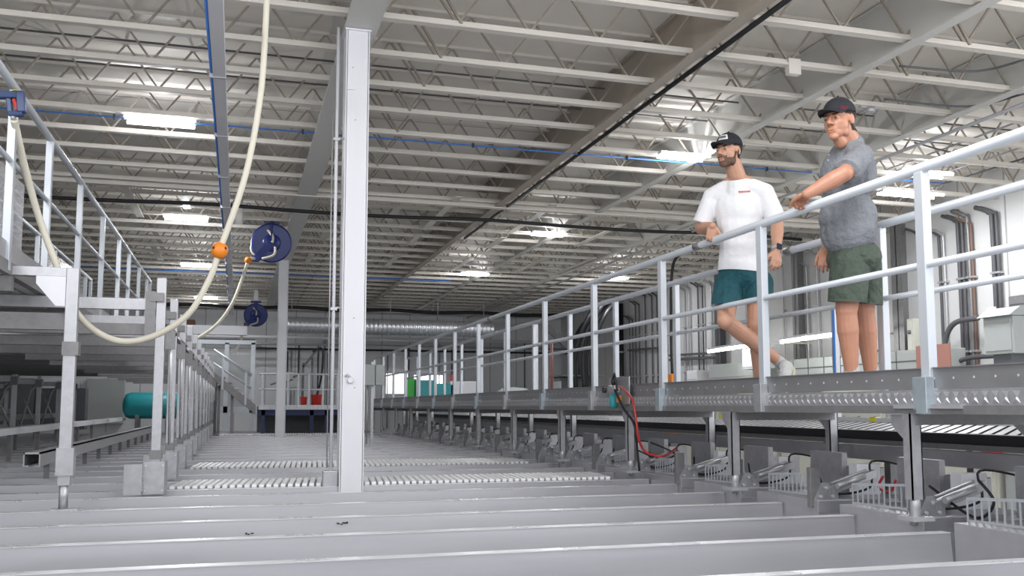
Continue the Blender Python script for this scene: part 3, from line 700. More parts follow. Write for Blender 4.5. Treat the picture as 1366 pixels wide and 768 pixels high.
def rack(x, y, label, first=None, p0=None):
    if first: return dup(first, (x - p0[0], y - p0[1], 0), label)
    t = thing('upright_frame', label, 'support frame', (x, y, ZT), 'uprights in the left machine hall')
    MB().box(x - .03, x + .03, y - .03, y + .03, ZT + .006, 2.05).build('upright', 'galv', t)
    MB().box(x - .3, x + .06, y - .02, y + .02, 1.95, 2.03).build('arm', 'galv', t)
    MB().tube([(x - .3, y + .04, 1.1), (x - .12, y + .05, 1.85), (x - .02, y + .04, 1.97)], .016, 8).build('bent_tube', 'condl', t)
    MB().tube([(x - .32, y + .1, 1.95), (x + .0, y + .1, 1.2)], .010, 8).build('brace_rod', 'condl', t)
    MB().cb((x, y - .04, 1.96), (.09, .05, .12)).build('clamp', 'galvd', t)
    return t
first = None; p0 = None; k = 0
for X in (-3.0, -4.3):
    for q in range(7):
        y = 9.5 + q * 1.7 + (X < -4) * .6
        lab = 'galvanised upright with bent tube in the left hall, %s of the %s row' % (ORD[q], 'nearer' if X > -4 else 'farther')
        r = rack(X, y, lab, first, p0)
        if not first: first = r; p0 = (X, y)
# teal tank and far left items
p = U(205, 530, 20)
t = thing('tank', 'teal cylindrical tank seen far away under the left walkway', 'tank', (p.x - .4, p.y, 1.1))
MB().lathe([(.12, 0), (.24, .05), (.28, .15), (.28, 1.05), (.24, 1.15), (.12, 1.2)], (p.x - .6, p.y, 1.62), (1, 0, 0), 28).build('shell', 'teal', t)
for q in (-.3, .3): MB().box(p.x + q - .04, p.x + q + .04, p.y - .2, p.y + .2, ZT + .006, 1.45).build('saddle', 'galvd', t)
tag(MB().box(-4.2, -3.2, 22.5, 22.9, 1.1, 2.0).build('steel_cabinet', 'boxd', None, .01), 'dark cabinet at the far left below the walkway', 'cabinet')
for i in range(3):
    p = onY(22 + 60 * i, 475, YF - .3)
    tag(MB().box(p.x - .5, p.x + .5, YF - .3, YF - .01, 1.1, 2.4).build('wall_cabinet', ('boxd', 'white', 'box')[i], None, .01), ('dark', 'white', 'grey')[i] + ' wall cabinet on the far wall, left of the stairs', 'cabinet')
# mezzanine deck left of the high walkway, seen from below
t = thing('mezzanine_deck', 'dark mezzanine deck seen from below, left of the high walkway', 'deck', (-3.6, 5.5, 2.3))
MB().box(-5.4, -2.36, 5.6, 21.5, 2.34, 2.37).build('deck_plate', 'boxd', t)
for k in range(12): MB().box(-5.4, -2.36, 5.6 + k * 1.4, 5.66 + k * 1.4, 2.22, 2.34).build('cross_joist', 'galvd', t)
for X in (-5.4, -2.40): MB().box(X - .02, X + .02, 5.6, 21.5, 2.2, 2.34).build('edge_beam', 'galvd', t)
for y in (6.5, 11.5, 16.5, 21): MB().box(-3.9, -3.84, y, y + .06, ZT + .006, 2.22).build('post', 'galv', t)
# scuffs on the front channels
for i, (px, py, n) in enumerate(((458, 698, 6), (335, 712, 4), (1060, 655, 6), (1290, 700, 8))):
    c = onY(px, py, min(CH, key=lambda v: abs(v - onZ(px, py, ZT - .05).y)) - .008)
    m = MB(); rr_ = random.Random(i)
    for k in range(n): m.ell((c.x + (k - n / 2) * .011 + rr_.uniform(-.004, .004), c.y - .004, c.z + rr_.uniform(-.006, .006)), (.006, .002, rr_.uniform(.002, .006)), None, 8, 6)
    near = min([o for o in COL.objects if o.name.startswith('steel_channel')], key=lambda o: abs(o.location.y - c.y - .008))
    o = m.build('scuff_mark', 'black'); o.parent = near; o.matrix_parent_inverse = Matrix.Translation(-Vector(near.location)); o['kind'] = 'stuff'
# ---------------------------------------------------------------- far end: stair, platform, booth, duct
YD = 20.8
def fy(px, py, Y=YD): return onY(px, py, Y)
a = fy(286, 500); b = fy(341, 545); zpl = fy(420, 540).z
t = thing('staircase', 'small steel staircase with side panel coming down at the far end', 'stairs', (b.x, YD, 1.0))
MB().prism([(a.x, a.z + .05), (b.x, b.z + .08), (b.x, b.z - .12), (a.x, a.z - .12)], 'Y', YD, YD + .03).build('stringer', 'galvd', t)
MB().prism([(a.x, a.z + .05), (b.x, b.z + .08), (b.x, b.z - .12), (a.x, a.z - .12)], 'Y', YD + .8, YD + .83).build('stringer', 'galvd', t)
for k in range(6):
    q = a.lerp(b, k / 6); MB().box(q.x, q.x + .22, YD + .03, YD + .8, q.z - .06, q.z - .03).build('tread', 'galv', t)
ha = fy(285, 466); hb_ = fy(336, 500)
for yy in (YD, YD + .82):
    MB().tube([(ha.x, yy, ha.z), (hb_.x, yy, hb_.z)], .025, 8).build('handrail', 'alu', t)
    MB().tube([(ha.x, yy, ha.z - .28), (hb_.x, yy, hb_.z - .28)], .018, 8).build('mid_rail', 'alu', t)
    for f in (.25, .85):
        q = ha.lerp(hb_, f); MB().box(q.x - .02, q.x + .02, yy - .02, yy + .02, q.z - .72, q.z).build('post', 'alu', t)
for px in (292, 310): q = fy(px, 520); MB().box(q.x - .03, q.x + .03, YD + .3, YD + .36, ZT + .025, q.z + .1).build('support', 'galvd', t)
MB().box(a.x, a.x + .05, YD + .1, YD + .7, 1.03, a.z - .1).build('back_panel', 'boxd', t)
MB().prism([(ha.x, ha.z - .3), (hb_.x, hb_.z - .3), (hb_.x, hb_.z - .65), (ha.x, ha.z - .65)], 'Y', YD + .03, YD + .034).build('side_panel', 'glass', t)
# booth
t = thing('booth', 'glazed booth framed in white behind the far staircase', 'booth', (fy(305, 500, 23.2).x, 23.2, 1.6))
for px in (266, 303, 338):
    q = fy(px, 457, 23.2); MB().box(q.x - .05, q.x + .05, 23.2, 23.3, .0, q.z).build('mullion', 'alu', t)
q0 = fy(262, 457, 23.2); q1 = fy(342, 457, 23.2); MB().box(q0.x, q1.x, 23.2, 23.3, q0.z - .02, q0.z + .08).build('head_rail', 'alu', t)
MB().box(q0.x, q1.x, 23.24, 23.25, 1.6, q0.z).build('pane', 'glass', t)
MB().box(q0.x, q1.x, 23.2, 23.3, 1.45, 1.6).build('sill', 'alu', t)
MB().box(q0.x, q1.x, 24.6, 24.65, 1.5, 2.9).build('back_panel', 'box', t)
# platform with rail
x0 = fy(345, 540).x; x1 = fy(487, 540).x
t = thing('platform', 'far working platform with pale rails over dark blue legs', 'platform', (x0, YD, 1.03))
MB().box(x0, x1, YD, YD + 1.5, zpl - .1, zpl).build('deck', 'galv', t)
zr = fy(400, 499).z
for z in (zr, (zr + zpl) / 2): MB().tube([(x0, YD, z), (x1, YD, z)], .022, 8).build('rail', 'alu', t)
for px in (350, 352 + 32, 398, 412, 431, 450, 480): q = fy(px, 520); MB().box(q.x - .02, q.x + .02, YD - .02, YD + .02, zpl - .1, zr).build('post', 'alu', t)
for px in (352, 380, 417, 437, 470): q = fy(px, 520); MB().box(q.x - .04, q.x + .04, YD + .1, YD + .18, ZT + .02, zpl - .1).build('leg', 'navy', t)
MB().box(x0, x1, YD + .1, YD + .16, zpl - .22, zpl - .1).build('apron', 'navy', t)
MB().box(x0, x1, YD + 1.3, YD + 1.35, ZT + .02, zpl - .1).build('back_sheet', 'boxd', t)
for i, (px, w) in enumerate(((405, .15), (422, .24))):
    q = fy(px, 533, YD + .4); tag(MB().lathe([(w * .42, 0), (w * .5, .16 + .05 * i), (w * .54, .18 + .05 * i), (w * .46, .18 + .05 * i)], (q.x, YD + .4, zpl + .002), (0, 0, 1), 18).build('bucket', 'red'), ('smaller', 'larger')[i] + ' red bucket standing on the far platform', 'bucket', 'red buckets')
q = fy(376, 535, YD + .5); tag(MB().lathe([(.05, 0), (.05, .18), (.02, .22), (.02, .26)], (q.x, YD + .5, zpl + .002)).build('bottle', 'green'), 'small green bottle on the far platform beside the far column', 'bottle')
for i, (px, hgt) in enumerate(((384, .55), (392, .4), (445, .6))):
    q = fy(px, 530, YD + .7); t = thing('control_stand', 'slim grey control stand on the far platform, %s from left' % ORD[i], 'control stand', (q.x, YD + .7, zpl), 'control stands on the far platform')
    MB().box(q.x - .02, q.x + .02, YD + .68, YD + .72, zpl, zpl + hgt).build('pole', 'galvd', t); MB().cb((q.x, YD + .7, zpl + hgt + .08), (.2, .12, .2)).build('box', 'box', t, .01)
# crane arm with cable on platform
q = fy(404, 505, YD + .8)
t = thing('swing_arm', 'thin dark swing arm with a drooping cable above the far platform', 'arm', (q.x, YD + .8, zpl))
MB().bar((q.x, YD + .8, zpl), (q.x, YD + .8, zpl + .95), .05).build('mast', 'boxd', t)
MB().bar((q.x, YD + .8, zpl + .85), (q.x + .45, YD + .8, zpl + 1.45), .05).bar((q.x, YD + .8, zpl + .7), (q.x - .7, YD + .8, zpl + .45), .035).build('boom', 'boxd', t)
MB().tube(spline([(q.x + .2, YD + .78, zpl + 1.2), (q.x + .42, YD + .78, zpl + 1.25), (q.x + .4, YD + .78, zpl + .6), (q.x + .28, YD + .78, zpl + .1)], 8), .022).build('cable', 'black', t)
# duct along the far wall
YQ = 23.6
q = onY(500, 436, YQ); xa = onY(372, 436, YQ).x; xb = onY(660, 436, YQ).x
m = MB(); prof = []; L = xb - xa; n = int(L / .11)
for k in range(n + 1): prof += [(.20, k * .11), (.215, k * .11 + .02), (.20, k * .11 + .04)]
t = thing('spiral_duct', 'silver spiral duct hanging along the far wall', 'duct', (xa, YQ, q.z), None)
m.lathe(prof, (xa, YQ, q.z), (1, 0, 0), 24).build('pipe', 'duct', t)
for k in range(5): x = xa + .3 + k * (L - .6) / 4; MB().tube([(x, YQ, q.z + .2), (x, YQ, ZJ)], .008).build('hanger', 'condl', t)
xa2 = onY(205, 436, YQ).x; xb2 = onY(330, 436, YQ).x
q2 = onY(270, 440, YQ)
tag(MB().box(xa2, xb2, YQ, YQ + .3, q2.z - .1, q2.z + .12).build('box_duct', 'white'), 'white rectangular duct left of the silver spiral duct', 'duct')
for i, (py, r, m_) in enumerate(((415, .03, 'joist'), (452, .05, 'white'), (461, .035, 'condl'), (467, .03, 'black'))):
    z = onY(500, py, YF - .9).z; tag(MB().tube([(XL + .2, YF - .9, z), (XR - .1, YF - .9, z)], r).build('far_pipe', m_), ('beige', 'white', 'silver', 'black')[i] + ' pipe running along the far wall, %s from the top' % ORD[i], 'pipe', 'pipes along the far wall')
q = onY(445, 446, YF - 1); tag(MB().cb((q.x, YF - .98, q.z), (.5, .1, .14)).build('junction_box', 'box', None, .01), 'grey box on the white pipe of the far wall', 'box')
q0 = onY(248, 433, YF - .6); tag(MB().box(q0.x - .4, q0.x + .25, YF - .7, YF - .2, q0.z - .4, q0.z + .15).build('carton', mat('brown board', (.22, .13, .08), .8), None, .01), 'brown box on a high ledge at the far left', 'box')
tag(MB().box(q0.x - 3, q0.x + 2, YF - .75, YF - .01, q0.z - .46, q0.z - .40).build('shelf', 'galvd'), 'high ledge on the far wall carrying the brown box', 'shelf')
# far-wall conduits
for i, px in enumerate((383, 388, 398, 416, 424, 432, 437, 517, 545, 586, 603, 640, 700)):
    q = onY(px, 500, YF - .04); zt2 = onY(px, (468, 464, 460, 475, 458, 452, 470, 470, 462, 458, 466, 470, 455)[i], YF - .04).z
    tag(MB().tube([(q.x, YF - .035, .9), (q.x, YF - .035, zt2)], .022, 8).build('wall_conduit', 'condl' if i % 2 else 'cable'), 'vertical conduit on the far wall, %s from the left' % ORD[i], 'conduit', 'conduits up the far wall')
# electrical panel on post near the end of the walkway
q = onX(497, 500, 2.0); t = thing('panel_box', 'grey double electrical box just right of the front column', 'electrical box', (q.x, q.y, 1.0))
c = U(498, 500, 14)
MB().cb((c.x - .07, c.y, c.z), (.17, .16, .31)).build('left_box', 'box', t, .008); MB().cb((c.x + .09, c.y, c.z), (.13, .16, .30)).build('right_box', 'box', t, .008)
MB().box(c.x - .02, c.x + .02, c.y + .08, c.y + .12, ZT + .006, c.z + .2).build('post', 'galv', t); MB().tube([(c.x - .08, c.y, c.z - .15), (c.x - .09, c.y, 1.05)], .012).build('conduit', 'condl', t)
t.location = (c.x, c.y, ZT + .006)
for ch in t.children: ch.matrix_parent_inverse = Matrix.Translation(-Vector(t.location))
# added glowing panes where white-lit equipment stands, and machines at far right
for i, (px0, px1, py0, py1) in enumerate(((515, 545, 498, 525), (552, 590, 500, 528))):
    a_ = onY(px0, py0, YF - .02); b_ = onY(px1, py1, YF - .02)
    struct('glow_pane_%d' % (i + 1), MB().box(a_.x, b_.x, YF - .03, YF - .01, b_.z, a_.z), 'paneglow')
    struct('trim_%d' % (i + 1), MB().box(a_.x - .08, b_.x + .08, YF - .06, YF - .03, b_.z - .08, b_.z).box(a_.x - .08, b_.x + .08, YF - .06, YF - .03, a_.z, a_.z + .08).box(a_.x - .08, a_.x, YF - .06, YF - .03, b_.z, a_.z).box(b_.x, b_.x + .08, YF - .06, YF - .03, b_.z, a_.z), 'white')
for i, (px, py, w, h, m_, lab) in enumerate(((548, 518, .25, .5, 'green', 'green machine guard behind the walkway rails'), (565, 520, .5, .5, 'teal', 'teal machine behind the far walkway rails'), (590, 522, .5, .4, 'teal', 'teal motor housing beside the far rail posts'), (620, 520, .9, .45, 'white', 'white machine with a red handle behind the rails'), (686, 526, 1.2, .55, 'box', 'grey domed machine behind the middle of the rails'), (768, 515, 1.0, .45, 'boxd', 'dark grey machine box below the black ducts'))):
    p = onY(px, py, 24.0)
    if i >= 4: p = onY(px, py, 22.0)
    t = thing('machine', lab, 'machine', (p.x, p.y, 0))
    if i == 4: MB().lathe([(.02, 0), (w / 2, .02), (w / 2, .3)][::-1] and [(w / 2, 0), (w / 2 * .98, .12), (w / 2 * .8, .28), (w / 4, .4), (.02, .43)], (p.x, p.y, p.z - .25), (0, 0, 1), 24).build('dome', m_, t)
    else: MB().cb((p.x, p.y, p.z), (w, min(w, .5), h)).build('housing', m_, t, .03)
    if i == 5: MB().cb((p.x - w / 2 - .01, p.y, p.z), (.02, w * .7, h * .5)).build('vent', 'box', t); MB().cb((p.x, p.y, p.z + h / 2 + .02), (w + .1, w + .1, .04)).build('lid', 'boxd', t)
    if i == 3: MB().cb((p.x - .38, p.y - .1, p.z + .3), (.05, .05, .2)).build('handle', 'red', t)
    MB().box(p.x - w * .4, p.x + w * .4, p.y - .2, p.y + .2, 0, p.z - h / 2).build('plinth', 'galvd', t)
# black ducts in far right corner
t = thing('duct_bundle', 'bundle of black ducts running down the right wall at the far corner', 'ducts', (XR - .3, 22, 0))
for k, px in enumerate((822, 828)):
    q = onX(px, 400, XR - .15); MB().tube([(XR - .15, q.y, .0), (XR - .15, q.y, ZJ - .1)], .07, 12).build('duct', 'black', t)
    for z in (2.4, 3.1): MB().tube([(XR - .15, q.y, z), (XR - .15, q.y, z + .05)], .085, 12).build('clamp', 'condl', t)
t = thing('hose_cluster', 'cluster of black hoses dropping to the dark machine box', 'hoses', (8, 20, 1.2))
for k, (px, pb) in enumerate(((762, 764), (774, 776), (783, 786), (790, 789), (768, 770), (779, 781))):
    q = onX(px, 450, 8.3 - k * .1); r0 = [(q.x, q.y, 2.05), (q.x, q.y, 2.9), (q.x + .3, q.y + .2 - .1 * k, 3.6 + .06 * k), (q.x + .9, q.y + .3, 4.2)]
    MB().tube(spline(r0, 8), .055, 10).build('hose', 'black', t)
A = onY(728, 435, 19); B = onY(764, 468, 19); tag(MB().bar(A, B, .07, .12).build('diagonal_strut', 'cable'), 'dark strut slanting down beside the black hoses', 'strut')
p = onX(736, 480, 6.6); tag(MB().tube([(p.x, p.y, 0), (p.x, p.y, 3.0)], .03).build('brown_pipe', 'rust'), 'thin red-brown pipe standing near the far corner', 'pipe')
p = onX(722, 500, 5.6); tag(MB().tube(spline([(p.x, p.y, 1.2), (p.x + .03, p.y, 1.7), (p.x + .12, p.y, 2.2)], 6), .035).build('yellow_pole', mat('dull yellow', (.38, .33, .05), .5)), 'dull yellow pole behind the walkway rails', 'pole')
# unistrut post in front of walkway (x=725)
p = onX(716, 500, XF + .35)
for i, (px, X, m_, lab) in enumerate(((716, 4.9, 'condl', 'tall silver strut post behind the middle rails'), (1116, 4.95, 'bluep', 'blue edged strut post between the legs of the older man and the tall post'), (580, 4.9, 'condl', 'thin blue grey strut post far back behind the rails'))):
    q = onX(px, 500, X); zt3 = (3.0, 2.45, 3.2)[i]
    t = thing('strut_post', lab, 'post', (q.x, q.y, 0))
    MB().box(q.x - .02, q.x + .02, q.y - .025, q.y + .025, 0, zt3).build('channel', 'condl', t); MB().tube([(q.x - .03, q.y - .02, .1), (q.x - .03, q.y - .02, zt3)], .012).build('blue_line', 'bluep', t)
# ---------------------------------------------------------------- right wall equipment
def wbox(px0, px1, py0, py1, X, dep, m_, label, cat='electrical box', knob=0, name='electrical_box', bev=.01):
    a_ = onX(px0, (py0 + py1) / 2, X); b_ = onX(px1, (py0 + py1) / 2, X); zc = (px0 + px1) / 2
    z1 = onX(zc, py0, X).z; z0 = onX(zc, py1, X).z; y0, y1 = sorted((a_.y, b_.y))
    t = thing(name, label, cat, (X, (y0 + y1) / 2, z0))
    MB().box(X, X + dep, y0, y1, z0, z1).build('enclosure', m_, t, bev)
    MB().box(X - .012, X, y0 + .03, y1 - .03, z0 + .04, z1 - .04).build('door_panel', m_, t, .004)
    if knob:
        for k in range(knob): 
            y = y0 + (k + .5) * (y1 - y0) / knob; MB().lathe([(.035, 0), (.03, .03), (.02, .04)], (X - .012, y, z0 + .6 * (z1 - z0)), (-1, 0, 0), 10).build('knob', 'boxd', t)
    return t, y0, y1, z0, z1
t, y0, y1, z0, z1 = wbox(1312, 1352, 422, 472, 9.5, .9, 'box', 'large grey transformer box with sloped top on the right wall')
MB().prism([(9.42, z1), (10.4, z1), (10.4, z1 + .12), (9.6, z1 + .12)], 'Y', y0 - .03, y1 + .03).build('sloped_top', 'box', t)
MB().box(9.484, 9.488, y0 + .25, y0 + .4, z0 + .5, z0 + .62).build('paper_label', 'white', t)
MB().box(9.55, 10.4, y0 + .1, y1 - .1, z0 - .15, z0).build('skirt', 'boxd', t)
wbox(1345, 1390, 392, 408, 10.1, .4, 'galvd', 'small grey box above the large transformer box')
t, y0, y1, z0, z1 = wbox(1040, 1255, 472, 500, 9.8, .45, 'box', 'long grey wireway of square panels low on the right wall', 'wireway', name='wireway')
n = 9; m = MB()
for k in range(1, n): y = y0 + k * (y1 - y0) / n; m.box(9.783, 9.788, y - .01, y + .01, z0, z1)
m.box(9.783, 9.788, y0, y1, (z0 + z1) / 2 - .01, (z0 + z1) / 2 + .01); m.build('panel_joints', 'boxd', t)
t, y0, y1, z0, z1 = wbox(945, 1010, 484, 505, 9.8, .45, 'box', 'grey wireway section left of the white-shirted man’s legs', 'wireway', name='wireway')
wbox(990, 1018, 464, 492, 9.5, .25, 'box', 'grey switch box behind the legs of the white-shirted man')
wbox(1210, 1219, 425, 470, 10.2, .25, 'boxl', 'slim pale switch box left of the tall rail post', knob=1)
wbox(916, 930, 494, 508, 9.8, .3, 'white', 'small white box behind the rails left of the men')
for i, (a_, b_, lab) in enumerate((((945, 469), (1012, 459), 'long lit tube light low behind the white-shirted man'), ((1042, 456), (1114, 446), 'long lit tube light low between the two men'))):
    A = onX(*a_, 9.2); B = onX(*b_, 9.2)
    t = thing('work_light', lab, 'tube light', A, 'low tube lights by the right wall')
    MB().bar(A + Vector((0, 0, .05)), B + Vector((0, 0, .05)), .12, .04).build('housing', 'white', t); MB().tube([A, B], .03).build('tube', 'tube2', t)
    for q in (.15, .85): c = A.lerp(B, q); MB().box(c.x, XR, c.y - .02, c.y + .02, c.z + .05, c.z + .08).build('bracket', 'boxl', t)
    lamp(A.lerp(B, .5) - Vector((.05, 0, .05)), 10, .012)
# cabinets seen below the walkway
cx = [(745, 800, 'white'), (800, 850, 'condl'), (850, 895, 'box'), (905, 960, 'boxl'), (960, 1035, 'boxl'), (1040, 1112, 'boxl'), (1118, 1180, 'boxl'), (1182, 1245, 'box'), (1250, 1330, 'boxl'), (1335, 1420, 'box')]
for i, (p0_, p1_, m_) in enumerate(cx):
    a_ = onX(p0_, 560, 9.0); b_ = onX(p1_, 560, 9.0); y0, y1 = sorted((a_.y, b_.y))
    t = thing('control_cabinet', 'control cabinet standing beyond the conveyor, %s from the left' % ORD[i], 'cabinet', (9.0, (y0 + y1) / 2, 0), 'cabinets beyond the conveyor')
    MB().box(9.0, 9.8, y0 + .02, y1 - .02, 0, 1.68).build('body', m_, t, .01)
    MB().box(8.985, 9.0, y0 + .06, y1 - .06, .1, 1.63).build('door', m_, t, .004)
    for k in range(3): MB().lathe([(.04, 0), (.035, .03), (.015, .05)], (8.985, y0 + (k + .5) * (y1 - y0) / 3, 1.42), (-1, 0, 0), 10).build('switch', 'boxd', t)
q = onX(897, 556, 8.9)
for i in range(2):
    tag(MB().box(8.7, 8.95, q.y - .28 + i * .32, q.y - .02 + i * .32, .9, 1.72).build('orange_crate', 'orange', None, .02), 'orange box beyond the conveyor under the walkway, %s one' % ('near', 'far')[i], 'box', 'orange boxes beyond the conveyor')
q = onX(1322, 563, 8.9); tag(MB().box(8.8, 8.95, q.y - .12, q.y + .12, .9, 1.5).build('red_box', 'red', None, .01), 'red box beyond the conveyor at far right', 'box')
q = onX(897, 506, 8.0); t = thing('hoist_hook', 'orange hoist block hanging on a black cable behind the rails', 'hoist', (8.0, q.y, q.z - .15))
MB().cb((8.0, q.y, q.z), (.12, .16, .22)).build('block', 'orange', t, .02); MB().tube(spline([(8, q.y, q.z + .1), (8, q.y + .02, q.z + 1), (8.0, q.y - .1, ZJ - .3), (8.3, q.y - .1, ZJ)], 8), .03).build('cable', 'black', t)
# dark wall columns
for i, (px, w_, m_) in enumerate(((962, .22, 'cable'), (1067, .2, 'galvd'), (1205, .26, 'galvd'))):
    q = onX(px, 420, XR - .1)
    t = thing('wall_column', 'dark steel wall column on the right wall, ' + ('left of the white-shirted man’s hip', 'between the two men', 'right of the older man')[i], 'column', (XR - .1, q.y, 0), 'dark columns on the right wall')
    MB().box(XR - .2, XR - .19, q.y - w_ / 2, q.y + w_ / 2, 0, ZJ).box(XR - .2, XR, q.y - .01, q.y + .01, 0, ZJ).build('shaft', m_, t)
# conduits on the right wall: px, top, bottom
cond = [(848, 400, 'cable', .02), (853, 400, 'cable', .02), (861, 388, 'cable', .022), (870, 388, 'cable', .022), (877, 388, 'cable', .022), (840, 420, 'cable', .022), (844, 420, 'cable', .022), (913, 380, 'condl', .022), (920, 378, 'condl', .022), (932, 375, 'cable', .022), (938, 375, 'cable', .022), (950, 372, 'condl', .03), (1046, 345, 'condl', .02), (1078, 345, 'condl', .02), (1092, 330, 'condl', .02), (1232, 300, 'cable', .022), (1258, 300, 'cable', .022), (1264, 300, 'condl', .022), (1284, 282, 'cable', .028), (1290, 282, 'cable', .028), (1298, 275, 'galvd', .035), (1302, 285, 'brown', .02), (1331, 270, 'cable', .035), (1337, 270, 'cable', .025)]
for i, (px, py, m_, r) in enumerate(cond):
    q = onX(px, 450, XR - .06); zt4 = min(onX(px, py, XR - .06).z, ZJ + .3); zb = 1.85
    pts = [(XR - .06, q.y, zb), (XR - .06, q.y, zt4 - .35), (XR - .07, q.y + .04, zt4 - .12), (XR - .12, q.y + .25, zt4)]
    t = thing('wall_conduit', 'vertical conduit on the right wall, %s from the far corner' % ORD[i], 'conduit', (XR - .06, q.y, zb), 'conduits up the right wall')
    MB().tube(spline(pts, 5), r, 8).build('pipe', m_, t)
    for z in (2.4, 3.5): MB().box(XR - .06 - r - .01, XR, q.y - r - .015, q.y + r + .015, z, z + .03).build('strap', 'condl', t)
for i, (pa, pb) in enumerate((((838, 467), (888, 463)), ((893, 474), (960, 470)), ((893, 480), (960, 476)))):
    A = onX(*pa, XR - .12); B = onX(*pb, XR - .12); tag(MB().bar(A, B, .05, .05).build('strut_bar', 'cable'), 'dark horizontal strut bar across the wall conduits, %s one' % ('leftmost', 'upper', 'lower')[i], 'strut')
A = onX(1262, 490, XR - .3); 
tag(MB().tube(spline([onX(1258, 488, XR - .3), onX(1262, 450, XR - .3), onX(1275, 430, XR - .3), onX(1305, 424, XR - .3)], 8), .04).build('bent_conduit', 'cable'), 'thick dark conduit bending into the large transformer box', 'conduit')
tag(MB().tube(spline([onX(1262, 490, XR - .35), onX(1290, 478, XR - .35), onX(1330, 474, XR - .35), onX(1366, 470, XR - .35), onX(1400, 470, XR - .35)], 8), .035).build('bent_conduit', 'cable'), 'dark conduit running low under the transformer box', 'conduit')
tag(MB().tube(spline([onX(1184, 430, XR - .2), onX(1182, 458, XR - .2), onX(1170, 468, XR - .2), onX(1150, 470, XR - .2)], 8), .02).build('bent_conduit', 'cable'), 'thin dark conduit curving at the wall behind the older man', 'conduit')
# stickers on the wireway
q = onX(1245, 478, 9.78); tag(MB().box(9.77, 9.788, q.y - .35, q.y + .35, q.z - .15, q.z + .2).build('wall_sign', mat('salmon enamel', (.42, .20, .16), .6)), 'salmon coloured panel on the wireway behind the tall rail post', 'sign')
# ---------------------------------------------------------------- people
def sub_mesh(name, mb, m, parent, voxel, smooth=6, holes=None):
    me = mb.mesh(name, m); o = bpy.data.objects.new(name, me); COL.objects.link(o)
    r = o.modifiers.new('remesh', 'REMESH'); r.mode = 'VOXEL'; r.voxel_size = voxel; r.use_smooth_shade = True
    s = o.modifiers.new('smooth', 'SMOOTH'); s.iterations = smooth; s.factor = .5
    dg = bpy.context.evaluated_depsgraph_get(); dg.update()
    me2 = bpy.data.meshes.new_from_object(o.evaluated_get(dg)); o.modifiers.clear(); o.data = me2
    me2.materials.clear(); me2.materials.append(M[m] if isinstance(m, str) else m)
    me2.polygons.foreach_set('use_smooth', [True] * len(me2.polygons))
    if parent: o.parent = parent; o.matrix_parent_inverse = Matrix.Translation(-Vector(parent.location))
    return o
def shell(src, name, m, parent, test, off=.002):
    """child shell lifted off the body surface where test(co) holds"""
    me = src.data; keep = [p for p in me.polygons if test(p.center)]
    idx = {}; vs = []; fs = []
    for p in keep:
        f = []
        for v in p.vertices:
            if v not in idx: idx[v] = len(vs); vs.append(me.vertices[v].co + me.vertices[v].normal * off)
            f.append(idx[v])
        fs.append(f)
    b = MB(); b.add(vs, fs, True); return b.build(name, m, parent)
def hand(mb, wrist, d, n, side, curl, s=1.0, spread=.06, thumb_open=.5):
    """d: direction wrist->knuckles, n: back-of-hand normal, side: unit vector toward the thumb"""
    d = Vector(d).normalized(); n = Vector(n); n = (n - d * n.dot(d)).normalized(); side = Vector(side); side = (side - d * side.dot(d) - n * side.dot(n)).normalized()
    rot = Matrix((side, d, n)).transposed()
    mb.ell(wrist + d * .045 * s, (.040 * s, .055 * s, .017 * s), rot); mb.ell(wrist + d * .065 * s, (.043 * s, .03 * s, .015 * s), rot)
    for k in range(4):
        off = (.030 - .0205 * k) * s; L = (.072, .080, .075, .058)[k] * s; base = wrist + d * (.083 - .004 * abs(k - 1)) * s + side * off
        mb.caps(wrist + d * .035 * s + side * off * .8, base, .013 * s, .0105 * s, 10)
        dd = (d + side * spread * (1.2 - k) * .8).normalized(); p = base; a = 0
        for q, (f, c) in enumerate(((.45, curl[0]), (.30, curl[1]), (.25, curl[2]))):
            a += c; v = dd * math.cos(a) - n * math.sin(a); e = p + v * L * f * 1.05; mb.caps(p, e, (.0100 - .001 * q) * s, (.0092 - .001 * q) * s, 10); p = e
    p = wrist + d * .02 * s + side * .028 * s; v = (d * .75 + side * thumb_open - n * .35).normalized(); e = p + v * .045 * s; mb.caps(p, e, .014 * s, .0115 * s, 10)
    v2 = (d * .95 + side * thumb_open * .3 - n * .45).normalized(); e2 = e + v2 * .03 * s; mb.caps(e, e2, .0112 * s, .010 * s, 10); v3 = (v2 - n * .3).normalized(); mb.caps(e2, e2 + v3 * .022 * s, .010 * s, .008 * s, 10)
